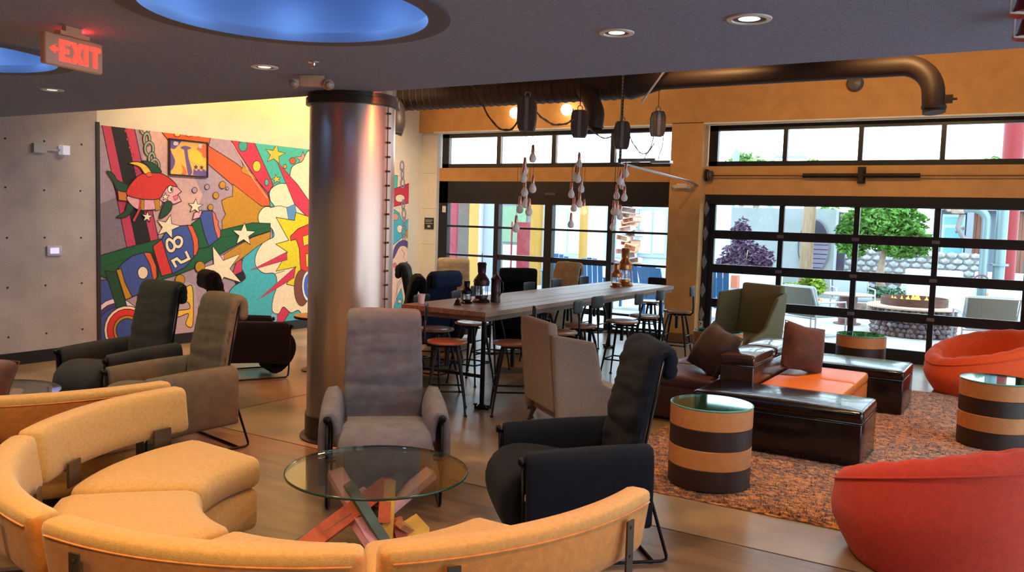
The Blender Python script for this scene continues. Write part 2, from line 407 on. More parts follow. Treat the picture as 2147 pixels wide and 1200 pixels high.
# ================================================================ GLAZING
black = mat('frame_black', (.010, .010, .014), .35)
silver = mat('strip_silver', (.55, .6, .68), .35, metal=.6)
pane_m = glass_mat('window_glass', (.93, .98, 1.0), .03)
def glazed(name, label_none, xs, zs, y, depth, w_mull, w_rail, outer, x0, x1, z0, z1):
    fr = MB(); ox = outer
    fr.box((x0, y, z0), (x0 + ox[0], y + depth, z1)); fr.box((x1 - ox[1], y, z0), (x1, y + depth, z1))
    fr.box((x0, y, z1 - ox[3]), (x1, y + depth, z1)); fr.box((x0, y, z0), (x1, y + depth, z0 + ox[2]))
    o = struct(fr.build(name, black))
    ix0, ix1, iz0, iz1 = x0 + ox[0], x1 - ox[1], z0 + ox[2], z1 - ox[3]
    for x in xs:
        m = MB(); m.box((x - w_mull / 2, y + .003, iz0), (x + w_mull / 2, y + depth - .003, iz1)); m.build('mullion', black, o)
    ex = [ix0] + [v for x in xs for v in (x - w_mull / 2, x + w_mull / 2)] + [ix1]
    for z in zs:
        for i in range(0, len(ex), 2):
            m = MB(); m.box((ex[i], y + .006, z - w_rail / 2), (ex[i + 1], y + depth - .006, z + w_rail / 2)); m.build('rail', black, o)
    ez = [iz0] + [v for z in sorted(zs) for v in (z - w_rail / 2, z + w_rail / 2)] + [iz1]
    for i in range(0, len(ex), 2):
        for j in range(0, len(ez), 2):
            m = MB(); m.box((ex[i], y + depth * .45, ez[j]), (ex[i + 1], y + depth * .45 + .006, ez[j + 1])); m.build('pane', pane_m, o)
    return o
# clerestory windows
glazed('window_1', 0, [-7.83, -6.77, -5.72], [], 12.2, .08, .075, .05, (.14, .06, .07, .07), -9.0, -4.68, 2.6, 3.19)
glazed('window_2', 0, [-3.08, -2.09, -1.1, -.05, .95], [], 12.2, .08, .06, .05, (.13, .06, .07, .08), -4.17, 1.6, 2.6, 3.19)
m_ = MB()
for xx in (-9.0 + .155, -7.83 + .05, -6.77 + .05, -5.72 + .05): m_.box((xx, 12.195, 2.67), (xx + .018, 12.2, 3.12))
struct(m_.build('trim_window_beads', silver))
# sectional garage door: four sections of four panes
gd = glazed('door_1', 0, [-3.09, -2.09, -1.11], [.60, 1.11, 1.61], 12.26, .06, .07, .125, (.09, .08, .17, .03), -4.14, -.03, 0.0, 2.07)
m = MB(); m.box((-4.19, 12.2, 2.05), (.02, 12.30, 2.19)); m.box((-4.2, 12.2, 0), (-4.13, 12.29, 2.05)); m.box((-.05, 12.2, 0), (.02, 12.29, 2.05)); m.build('door_surround', black, gd)
hm = mat('hinge_grey', (.22, .19, .21), .5, metal=.5)
for z in (.60, 1.11, 1.61):
    for x in (-3.09, -2.09, -1.11):
        m = MB(); m.box((-.045, -.014, -.022), (.045, 0, .022)); m.box((-.03, -.022, -.008), (.03, -.014, .008)); m.build('hinge', hm, gd, loc=(x, 12.26, z))
rm = mat('roller_plate', (.32, .30, .31), .45, metal=.6)
for x in (-4.165, -.01):
    for z in (.42, .78, 1.2, 1.62, 1.98):
        m = MB(); m.prism([(0, -.11), (.045, 0), (0, .11), (-.045, 0)], -.01, .01, T3(rx=PI / 2)); m.cyl((0, -.03, 0), (0, .0, 0), .018, n=10); m.build('roller_bracket', rm, gd, loc=(x, 12.19, z))
m = MB(); m.box((-.03, -.006, -.13), (.03, 0, .13)); st = m.build('warning_sticker', mat('sticker_white', (.8, .8, .8), .6), gd, loc=(-4.165, 12.185, .19))
m = MB()
for k, (z0, z1) in enumerate(((.06, .12), (-.02, .045), (-.12, -.035))):
    m.box((-.026, -.008, z0), (.026, -.006, z0 + .008)); m.box((-.026, -.008, z1), (.026, -.006, z1 - .006))
    m.box((-.026, -.008, z0), (-.02, -.006, z1)); m.box((.02, -.008, z0), (.026, -.006, z1))
m.box((-.01, -.009, .075), (.004, -.006, .105)); m.box((-.002, -.009, .085), (.014, -.006, .1))
m.build('sticker_print', mat('ink', (.02, .02, .02), .6), st)
gs = MB(); ys_ = [.6, 2.0, 3.6, 4.97, 6.37, 7.77, 9.17, 10.55]  # glazing of the added side opening
for yy in ys_: gs.box((3.05, yy, 0), (3.11, yy + .05, 2.45))
for zz in (0, .62, 1.24, 1.86, 2.38): gs.box((3.055, .6, zz), (3.105, 10.6, zz + .07))
gso = struct(gs.build('door_added_light', black)); m = MB()
m.box((3.08, .6, .05), (3.086, 10.6, 2.4)); m.build('pane', pane_m, gso)
# torsion spring bar above the garage door
tb = thing('torsion_spring_bar', 'dark torsion spring bar mounted above the glazed garage door', 'door spring', (-2.05, 12.13, 2.46))
m = MB(); m.cyl((-2.1, 0, 0), (2.3, 0, 0), .011, n=10); m.build('shaft', mat('shaft_brown', (.20, .12, .07), .4, metal=.6), tb)
spm = mat('spring_black', (.02, .018, .02), .5, metal=.4)
for a0, a1 in ((-.75, -.02), (.02, .72)):
    m = MB(); n = 36; m.cyl((a0, 0, 0), (a1, 0, 0), .026, n=12)
    for i in range(n): 
        x = a0 + (a1 - a0) * i / n; m.cyl((x, 0, 0), (x + (a1 - a0) / n * .55, 0, 0), .032, n=12)
    m.build('spring', spm, tb)
m = MB(); m.box((-.03, -.03, -.09), (.03, .07, .08)); m.box((-.05, .05, -.1), (.05, .07, .12)); m.build('center_bracket', spm, tb)
m = MB(); m.lathe([(.0, -.03), (.07, -.03), (.075, -.01), (.06, 0), (.075, .01), (.07, .03), (0, .03)], 20, T3(-2.06, 0, 0, ry=PI / 2)); m.build('cable_drum', mat('drum_grey', (.12, .11, .11), .5, metal=.6), tb)
m = MB(); m.box((-2.12, -.06, -.08), (-2.10, .07, .09)); m.build('end_bracket', spm, tb)
# entry: sliding storefront
en = glazed('door_2', 0, [], [], 12.2, .1, .05, .05, (.19, .03, .06, .38), -9.05, -4.68, 0, 2.37)
for x, wd in ((-7.83, .09), (-6.82, .14), (-5.71, .09)):
    m = MB(); m.box((x - wd / 2, 12.19, .06), (x + wd / 2, 12.31, 1.99)); m.build('mullion', black, en)
ed = [(-8.86, -7.875, .035), (-7.785, -6.89, .09), (-6.75, -5.755, .09), (-5.665, -4.71, .035)]
for a0, a1, th in ed:
    for z, t in ((1.59, .035), (1.09, th), (.30, .035 if th < .05 else .09)):
        m = MB(); m.box((a0, 12.205, z - t / 2), (a1, 12.285, z + t / 2)); m.build('rail', black, en)
m = MB(); m.box((-.10, -.02, -.018), (.10, 0, .018)); m.build('door_sensor', mat('sensor_grey', (.09, .08, .08), .4), en, loc=(-6.80, 12.2, 2.17))
for nm, u, v, lab, cat_ in ():
    pass
m = MB(); m.box((-.035, -.012, -.055), (.035, 0, .055)); m.box((-.01, -.02, -.018), (.01, -.012, .018)); m.cur = 1; m.box((-.004, -.0205, -.008), (.004, -.0199, .008))
sw = thing('wall_switch', 'small white switch plate on the black entry door frame', 'switch', (-8.93, 12.2, 1.88))
m.build('plate', [mat('plate_white', (.8, .8, .8), .4), mat('ink', (.02, .02, .02), .6)], sw)
# fire-exit style sign on the pale pier
sg = thing('wall_sign', 'small black sign with grey lettering on the pale pier', 'sign', (-9.19, 12.115, 1.62))
m = MB(); m.box((-.10, -.008, -.10), (.10, 0, .10)); m.build('sign_plate', mat('sign_black', (.02, .02, .025), .5), sg)
m = MB()
for z, a, b2 in ((.06, -.08, .08), (.035, -.08, .06), (.0, -.08, .08)): m.box((a, -.010, z - .006), (b2, -.008, z + .006))
m.box((-.03, -.010, -.07), (.03, -.008, -.03)); m.build('sign_print', mat('print_grey', (.45, .45, .48), .6), sg)
# ================================================================ MURAL (painted straight on the wall: flat colour on flat plaster)
MY0, MY1, MZ0, MZ1 = 5.985, 11.72, .137, 2.69
def mural():
    cols = {}
    vs = []; fs = []; mi = []; mats = []
    layer = [0]
    def matid(c):
        key = tuple(round(x, 3) for x in c)
        if key not in cols:
            cols[key] = len(mats); mats.append(mat('mural_paint_%d' % len(mats), c, .6, var=.10, vscale=25))
        return cols[key]
    def clip(P):
        for ax, lim, sg in ((0, MY0, 1), (0, MY1, -1), (1, MZ0, 1), (1, MZ1, -1)):
            out = []
            for i in range(len(P)):
                a = P[i - 1]; b = P[i]; ia = (a[ax] - lim) * sg >= 0; ib = (b[ax] - lim) * sg >= 0
                if ia != ib:
                    t = (lim - a[ax]) / (b[ax] - a[ax]); out.append((a[0] + (b[0] - a[0]) * t, a[1] + (b[1] - a[1]) * t))
                if ib: out.append(b)
            P = out
            if len(P) < 3: return []
        return P
    from mathutils.geometry import tessellate_polygon
    def raw(P, c):
        P = clip(P)
        if len(P) < 3: return
        layer[0] += 1
        x = WX + .0006 + layer[0] * .00009
        o = len(vs); vs.extend([(x, y, z) for y, z in P]); m = matid(c)
        for t in tessellate_polygon([[Vector((y, z, 0)) for y, z in P]]):
            a, b, c_ = [P[i] for i in t]
            cr = (b[0] - a[0]) * (c_[1] - a[1]) - (b[1] - a[1]) * (c_[0] - a[0])
            if abs(cr) < 1e-10: continue
            t = t if cr > 0 else (t[0], t[2], t[1])
            fs.append((o + t[0], o + t[1], o + t[2])); mi.append(m)
    def strip(P, w, c, closed=True):
        layer[0] += 1
        x = WX + .0006 + layer[0] * .00009; m = matid(c)
        P = [Vector(p) for p in P]; P = [p for i, p in enumerate(P) if i == 0 or (p - P[i - 1]).length > 1e-5]; n = len(P)
        off = []
        for i in range(n):
            d0 = (P[i] - P[i - 1]) if (closed or i > 0) else (P[1] - P[0]); d1 = (P[(i + 1) % n] - P[i]) if (closed or i < n - 1) else d0
            d0 = d0.normalized(); d1 = d1.normalized(); t = (d0 + d1)
            t = t.normalized() if t.length > 1e-3 else d1
            k = min(2.2, 1 / max(.3, t.dot(d1))); off.append(Vector((-t.y, t.x)) * w / 2 * k)
        for i in range(n if closed else n - 1):
            j = (i + 1) % n
            Q = [P[i] - off[i], P[j] - off[j], P[j] + off[j], P[i] + off[i]]
            Q = clip([tuple(k) for k in Q])
            if len(Q) < 3: continue
            o = len(vs); vs.extend([(x, y, z) for y, z in Q]); fs.append(tuple(range(o, o + len(Q)))); mi.append(m)
    def A(px): return [(lambda p: (p.y, p.z))(at(200 + a / 2.5, 240 + b / 2.5, 0, WX)) for a, b in px]
    def B(px): return [(lambda p: (p.y, p.z))(at(760 + a / 2.4, 180 + b / 2.4, 0, WX)) for a, b in px]
    INK = srgb(35, 15, 20)
    def shape(px, c, curve=False, ol=.011, K=A, ink=INK):
        P = K(px)
        if curve: P = [(p.x, p.y) for p in spline([(a, b, 0) for a, b in P], 6, True)]
        raw(P, c)
        if ol: strip(P, ol, ink)
    def circ(cx, cy, rx, ry, c, ol=.009, K=A, n=22):
        shape([(cx + rx * math.cos(2 * PI * i / n), cy + ry * math.sin(2 * PI * i / n)) for i in range(n)], c, False, ol, K)
    def star(cx, cy, R, c, rot=0, r=.42, K=A, pts=5):
        shape([(cx + (R if i % 2 == 0 else R * r) * math.sin(rot + PI * i / pts), cy - (R if i % 2 == 0 else R * r) * math.cos(rot + PI * i / pts)) for i in range(2 * pts)], c, False, .009, K)
    def line(px, w, c, K=A, curve=False, closed=False):
        P = K(px)
        if curve: P = [(p.x, p.y) for p in spline([(a, b, 0) for a, b in P], 6, closed)]
        strip(P, w, c, closed)
    LIL = srgb(176, 150, 165); PINK = srgb(205, 62, 92); BLK = srgb(28, 18, 22); ORG = srgb(232, 92, 42); OCH = srgb(196, 140, 30); TEAL = srgb(70, 190, 178)
    MAG = srgb(212, 50, 84); CREAM = srgb(250, 228, 196); CYAN = srgb(70, 182, 198); GRN = srgb(20, 92, 50); BLUE = srgb(62, 84, 160); YEL = srgb(228, 210, 20); RED = srgb(222, 50, 45); SKIN = srgb(238, 170, 185); GOLD = srgb(246, 196, 70); DGR = srgb(24, 74, 44)
    raw([(MY0, MZ0), (MY1, MZ0), (MY1, MZ1), (MY0, MZ1)], LIL)
    shape([(230, 50), (370, 50), (480, 250), (560, 420), (500, 620), (330, 640), (260, 300)], srgb(222, 176, 168), ol=0)  # peach tone of the lit upper background, put into the colour
    shape([(0, 480), (140, 420), (180, 690), (0, 760)], srgb(140, 122, 134), ol=0)
    shape([(30, 40), (80, 40), (215, 690), (165, 702)], PINK); shape([(76, 40), (150, 40), (290, 672), (215, 690)], BLK, ol=0); shape([(148, 40), (198, 45), (332, 660), (290, 672)], PINK)
    for a, b in ((158, 86), (168, 129), (180, 173), (193, 217), (212, 300), (240, 430), (262, 520)): circ(a, b, 6, 8, PINK, .006)
    # beams
    shape([(320, 60), (620, 60), (592, 165), (740, 258), (850, 350), (905, 425), (922, 482), (872, 482), (720, 372), (592, 262), (385, 140)], ORG)
    shape([(720, 365), (718, 430), (690, 436), (660, 452), (672, 502), (682, 522), (662, 560), (668, 640), (900, 620), (905, 480), (870, 482)], OCH, ol=.009)
    shape([(765, 240), (780, 270), (862, 352), (800, 320), (765, 300), (772, 270)], OCH, True, .007)
    shape([(800, 140), (1120, 170), (1120, 660), (930, 660), (910, 430)], TEAL)
    shape([(695, 110), (820, 120), (932, 370), (906, 412), (850, 350), (738, 182)], MAG)
    line([(715, 150), (820, 330), (900, 440)], .012, srgb(250, 180, 160))
    circ(773, 165, 23, 30, srgb(60, 160, 150)); circ(845, 272, 21, 29, GOLD); circ(897, 356, 10, 18, TEAL)
    star(940, 210, 55, GOLD, .2); star(948, 340, 25, GOLD, -.2); star(1087, 235, 40, srgb(240, 150, 140), 0)
    circ(1033, 243, 17, 17, ORG); circ(993, 273, 9, 11, srgb(230, 160, 60))
    # cyan cloud behind
    shape([(940, 660), (850, 685), (785, 735), (764, 800), (785, 858), (720, 905), (700, 950), (740, 1010), (770, 1130), (1130, 1120), (1130, 660)], CYAN, True)
    shape([(990, 980), (1040, 1000), (960, 1130), (880, 1130)], MAG); circ(935, 1065, 18, 30, srgb(120, 190, 220), .006)
    # cream cloud
    shape([(1130, 252), (1078, 250), (1030, 275), (1018, 322), (1010, 360), (960, 364), (916, 396), (914, 448), (936, 484), (884, 486), (852, 530), (864, 578), (916, 592), (935, 640), (882, 668), (842, 730), (838, 790), (880, 832), (938, 836), (950, 896), (930, 965), (926, 1030), (958, 1046), (984, 1010), (1024, 1040), (1065, 1028), (1130, 1060)], CREAM, True)
    line([(912, 490), (960, 480), (1010, 490)], .008, INK, curve=True); line([(940, 836), (990, 820)], .008, INK)
    shape([(1000, 490), (1045, 470), (1060, 560), (1010, 550)], srgb(90, 150, 200), ol=.006)
    shape([(952, 248), (1060, 370), (1130, 470), (1130, 560), (1042, 470)], MAG)
    # burst
    shape([(945, 540), (1042, 556), (1050, 514), (1130, 540), (1130, 980), (1060, 905), (1000, 890), (1050, 800), (945, 822), (1006, 722), (944, 680), (1012, 660)], YEL)
    shape([(805, 820), (1000, 722), (1004, 762)], MAG, ol=.008); shape([(848, 974), (1048, 798), (1040, 856)], MAG, ol=.008)
    # big red letter B, most of it behind the column
    Lr = [(1020, 640), (1060, 600), (1130, 570), (1190, 600), (1190, 660), (1130, 700), (1200, 730), (1200, 800), (1140, 850), (1075, 830), (1066, 700), (1050, 655), (1022, 662)]
    shape(Lr, RED, ol=.012); shape([(1085, 640), (1130, 625), (1150, 650), (1130, 675), (1090, 690)], YEL, ol=.008); shape([(1100, 730), (1140, 735), (1160, 765), (1140, 800), (1105, 800)], YEL, ol=.008)
    circ(1080, 910, 40, 95, srgb(130, 70, 50)); circ(1115, 900, 34, 80, srgb(240, 240, 250)); circ(1120, 900, 28, 66, srgb(70, 110, 220)); circ(1124, 900, 16, 44, srgb(240, 240, 250))
    # green arched beam
    shape([(10, 745), (165, 698), (330, 655), (520, 628), (650, 608), (820, 568), (915, 572), (916, 612), (820, 640), (700, 705), (560, 790), (430, 840), (300, 880), (160, 900), (10, 840)], GRN)
    shape([(916, 614), (914, 650), (850, 690), (780, 745), (720, 790), (640, 760), (665, 738), (740, 690), (820, 645)], OCH, ol=.009)
    line([(30, 800), (200, 745), (330, 705)], .006, srgb(10, 50, 30)); line([(560, 650), (700, 640), (900, 592)], .006, srgb(10, 50, 30))
    # lower left arches
    shape([(10, 870), (80, 866), (104, 980), (60, 1010), (10, 1040)], BLUE)
    for r_, c in ((165, srgb(235, 225, 235)), (140, srgb(70, 60, 120)), (118, srgb(60, 80, 160))): circ(110, 1130, r_ * .85, r_, c, .008)
    shape([(48, 820), (108, 826), (162, 1005), (108, 1015)], DGR)
    for r_, c in ((128, CREAM), (112, RED), (78, OCH), (62, BLUE)): circ(165, 1132, r_ * .95, r_, c, .010)
    # rocket
    shape([(108, 818), (140, 780), (190, 742), (250, 724), (285, 790), (305, 870), (290, 905), (220, 945), (158, 968)], BLUE, ol=.012)
    shape([(106, 815), (132, 808), (152, 880), (190, 958), (155, 972)], OCH); shape([(250, 724), (300, 726), (328, 800), (322, 850), (302, 876), (284, 790)], ORG)
    shape([(286, 728), (302, 728), (330, 800), (330, 850), (318, 862), (315, 800)], BLK, ol=0)
    circ(246, 830, 27, 33, CREAM, .010)
    shape([(500, 575), (550, 540), (575, 640), (650, 645), (590, 695), (535, 705)], GRN)
    shape([(298, 692), (345, 655), (372, 740), (402, 832), (345, 848), (320, 770)], RED)
    shape([(345, 655), (375, 600), (430, 585), (480, 582), (505, 640), (520, 700), (515, 745), (470, 800), (402, 836), (372, 745)], BLUE, ol=.012)
    shape([(478, 580), (506, 585), (534, 650), (538, 700), (525, 738), (512, 742), (512, 680), (500, 630)], ORG)
    for c, w_ in ((INK, .060), (CREAM, .036)):
        line([(372, 668), (384, 655), (402, 668), (412, 690), (404, 712), (386, 714), (374, 695)], w_, c, closed=True, curve=True)
        line([(408, 664), (425, 645), (446, 650), (450, 672), (438, 692), (418, 690)], w_, c, closed=True, curve=True)
        line([(420, 800), (402, 768), (424, 756), (446, 776), (466, 768), (488, 756), (470, 718)], w_, c)
    shape([(506, 552), (516, 515), (556, 502), (548, 540)], SKIN)
    shape([(545, 535), (562, 506), (612, 504), (625, 560), (640, 600), (642, 652), (592, 692), (572, 640)], BLUE)
    shape([(608, 506), (625, 520), (630, 545), (642, 560), (640, 585), (652, 605), (652, 640), (640, 655), (622, 600), (615, 560)], srgb(230, 110, 90))
    shape([(735, 775), (765, 760), (765, 830), (735, 870), (715, 840)], PINK, ol=.007); shape([(715, 845), (770, 820), (785, 862), (735, 890)], BLK, ol=0)
    shape([(640, 745), (670, 735), (672, 760), (655, 775)], SKIN, ol=.006)
    shape([(355, 1000), (430, 850), (520, 900), (560, 1200), (400, 1200)], srgb(190, 165, 180), ol=0)
    shape([(442, 938), (500, 896), (510, 1000), (505, 1110), (470, 1100), (484, 1045), (430, 1062), (430, 1030), (490, 1018), (480, 985), (440, 985)], GOLD, True)
    # stars
    star(655, 810, 128, CREAM, -.35, .36); star(775, 630, 62, CREAM, .05); star(375, 590, 66, CREAM, .25); star(520, 482, 40, CREAM, .1); star(268, 537, 30, CREAM, .1)
    for a, b, r_, c in ((517, 397, 13, LIL), (582, 380, 12, LIL), (628, 425, 15, OCH), (663, 370, 17, OCH), (688, 388, 7, LIL), (600, 487, 14, OCH), (440, 868, 25, OCH), (545, 800, 26, OCH)): circ(a, b, r_, r_ * 1.15, c, .008)
    # chain
    for i, (a, b) in enumerate(((255, 70), (266, 130), (278, 180), (292, 232), (308, 270))):
        rx, ry = (22, 34) if i % 2 == 0 else (15, 30)
        P = [(a + rx * math.cos(2 * PI * k / 16), b + ry * math.sin(2 * PI * k / 16)) for k in range(16)]
        line(P, .042, INK, closed=True); line(P, .024, srgb(150, 172, 150), closed=True)
    # diving fish
    shape([(110, 388), (160, 395), (162, 455), (118, 450)], srgb(214, 120, 50)); shape([(55, 298), (90, 312), (112, 345), (165, 372), (158, 405), (110, 395), (88, 350)], DGR, True)
    shape([(105, 540), (150, 508), (165, 465), (195, 492), (160, 535)], DGR, True)
    shape([(165, 428), (330, 440), (345, 462), (330, 492), (262, 502), (200, 490)], SKIN, True)
    shape([(300, 435), (330, 430), (335, 500), (312, 505)], OCH, ol=.006); shape([(225, 445), (252, 448), (250, 505), (236, 500)], OCH, ol=.006)
    shape([(325, 440), (350, 400), (380, 374), (420, 378), (447, 405), (428, 420), (446, 455), (412, 470), (380, 470), (345, 458)], SKIN)
    shape([(158, 405), (190, 352), (240, 312), (320, 304), (385, 335), (424, 378), (380, 376), (352, 410), (330, 442), (255, 446), (175, 430)], RED, True)
    shape([(402, 430), (425, 422), (428, 440), (412, 452)], srgb(240, 120, 130), ol=.006)
    circ(388, 392, 14, 19, srgb(250, 245, 230), .009); circ(393, 393, 5, 11, BLK, 0)
    shape([(172, 256), (215, 248), (262, 268), (292, 312), (255, 312), (225, 275)], GOLD, True); shape([(240, 244), (300, 256), (342, 302), (292, 304), (270, 270)], DGR, True)
    circ(278, 316, 17, 12, ORG, .006)
    shape([(330, 540), (362, 460), (395, 462), (392, 500), (360, 535)], DGR, True); star(362, 432, 22, CREAM)
    line([(195, 560), (225, 500), (232, 450)], .03, srgb(200, 60, 50))
    # yellow caps above the framed picture
    for a in (425, 485, 537): circ(a, 104, 16, 13, GOLD, .008)
    # ---- part of the mural right of the column
    shape([(60, 300), (250, 300), (250, 1160), (60, 1160)], srgb(240, 214, 190), ol=0, K=B)
    shape([(60, 440), (172, 452), (170, 515), (120, 540), (60, 540)], TEAL, ol=.009, K=B)
    shape([(90, 640), (150, 620), (180, 640), (200, 690), (238, 660), (240, 720), (200, 760), (150, 800), (120, 880), (60, 860)], CYAN, ol=.009, K=B)
    circ(160, 660, 17, 18, srgb(230, 160, 130), .007, B); circ(183, 720, 14, 20, CREAM, .007, B); circ(225, 745, 12, 25, OCH, .007, B)
    shape([(60, 545), (152, 520), (240, 487), (240, 587), (152, 608), (60, 630)], MAG, ol=.011, K=B); circ(184, 566, 24, 20, CREAM, .009, B)
    for i, (a, b) in enumerate(((194, 405), (196, 445), (197, 490), (200, 600), (203, 645), (205, 690), (203, 735), (204, 775))):
        P = [(a + (9 if i % 2 == 0 else 6) * math.cos(2 * PI * k / 14), b + 24 * math.sin(2 * PI * k / 14)) for k in range(14)]
        line(P, .035, INK, K=B, closed=True); line(P, .02, srgb(170, 165, 190), K=B, closed=True)
    shape([(150, 850), (165, 800), (200, 778), (232, 800), (236, 900), (215, 935), (150, 1000)], srgb(90, 66, 130), True, .008, K=B)
    shape([(150, 870), (185, 808), (222, 818), (228, 872), (205, 900), (195, 960), (170, 1000), (168, 1060), (150, 1130), (110, 1140), (110, 900)], srgb(246, 200, 178), True, .008, K=B)
    line([(190, 822), (205, 845), (200, 865)], .008, INK, K=B, curve=True); circ(157, 903, 9, 12, srgb(230, 110, 120), .005, B)
    line([(152, 1120), (165, 1040), (190, 985), (210, 975)], .008, srgb(110, 60, 140), K=B, curve=True)
    shape([(150, 1120), (175, 1050), (190, 1020), (200, 1080), (190, 1130)], CYAN, ol=.007, K=B); star(182, 1085, 16, CREAM, 0, .4, B)
    me = bpy.data.meshes.new('mural'); me.from_pydata(vs, [], fs)
    for m in mats: me.materials.append(m)
    me.polygons.foreach_set('material_index', mi); me.update()
    o = bpy.data.objects.new('mural', me); C.objects.link(o)
    tag(o, 'colourful comic style mural painted on the long wall, with fish, stars, rocket and number 82', 'mural')
    return o
mural()
# framed print hung over the mural
def framed():
    P = [at(200 + a / 2.5, 240 + b / 2.5, 0, WX + .02) for a, b in ((383, 120), (588, 150), (588, 333), (383, 318))]
    y0 = P[0].y; y1 = P[1].y; z1 = (P[0].z + P[1].z) / 2; z0 = (P[2].z + P[3].z) / 2
    cy, cz, hw, hh = (y0 + y1) / 2, (z0 + z1) / 2, (y1 - y0) / 2, (z1 - z0) / 2
    t = thing('framed_picture', 'black framed picture in yellow and purple hung over the mural', 'picture', (WX + .016, cy, cz - hh))
    m = MB(); f = .018
    for a, b in (((0, -hw, 0), (.022, hw, f)), ((0, -hw, 2 * hh - f), (.022, hw, 2 * hh)), ((0, -hw, f), (.022, -hw + f, 2 * hh - f)), ((0, hw - f, f), (.022, hw, 2 * hh - f))): m.box(a, b)
    m.build('frame', mat('frame_ink', (.02, .012, .015), .4), t)
    # print: flat shapes, u across 0..1, w up 0..1
    vs = []; fs = []; mi = []; mats = []; lay = [0]
    from mathutils.geometry import tessellate_polygon
    def sh(P, c, curve=True):
        if curve: P = [(p.x, p.y) for p in spline([(a, b, 0) for a, b in P], 5, True)]
        P = [(min(1, max(0, a)), min(1, max(0, b))) for a, b in P]
        lay[0] += 1; o = len(vs); vs.extend([(.004 + lay[0] * .0004, -hw + f + a * 2 * (hw - f), f + b * 2 * (hh - f)) for a, b in P]); mats.append(mat('print_paint_%d' % len(mats), c, .5))
        for tr in tessellate_polygon([[Vector((a, b, 0)) for a, b in P]]):
            fs.append(tuple(o + i for i in tr)); mi.append(len(mats) - 1)
    PUR = srgb(110, 84, 150); Y = srgb(250, 190, 90)
    sh([(0, 0), (1, 0), (1, 1), (0, 1)], Y, False)
    sh([(0, .1), (.1, .2), (.14, .4), (.06, .6), (0, .7), (-.1, .4)], PUR)
    sh([(0, .78), (.12, .74), (.22, .86), (.3, 1), (.1, 1.05), (-.05, .95)], PUR); sh([(.1, .86), (.2, .86), (.22, .94), (.12, .96)], CR := srgb(240, 220, 230))
    sh([(.28, .8), (.4, .74), (.56, .8), (.54, .84), (.4, .86)], PUR); sh([(.38, .8), (.46, .8), (.5, .5), (.6, .1), (.5, 0), (.44, .3)], PUR)
    sh([(.5, .5), (.56, .72), (.7, .78), (.82, .7), (.9, .5), (.98, .45), (.96, .35), (.7, .35), (.6, .42)], srgb(244, 200, 60))
    sh([(.72, .8), (.84, .92), (1.02, .95), (1.02, .6), (.9, .58), (.86, .7)], srgb(240, 110, 70)); sh([(.8, .84), (.86, .86), (.86, .96), (.78, .94)], CR)
    sh([(.62, .02), (.64, .2), (.72, .14), (.78, .22), (.84, .14), (.92, .22), (1, .14), (1.02, 0)], PUR, False)
    for a in (.7, .86): sh([(a + (.07 if i % 2 == 0 else .03) * math.sin(PI * i / 5), .26 + (.08 if i % 2 == 0 else .035) * math.cos(PI * i / 5)) for i in range(10)], srgb(70, 60, 100), False)
    sh([(.3, 0), (.36, .14), (.3, .3), (.42, .18), (.44, .02)], srgb(236, 120, 50))
    me = bpy.data.meshes.new('print'); me.from_pydata(vs, [], fs)
    for mm in mats: me.materials.append(mm)
    me.polygons.foreach_set('material_index', mi); me.update(); o = bpy.data.objects.new('print', me); C.objects.link(o); o.parent = t
framed()
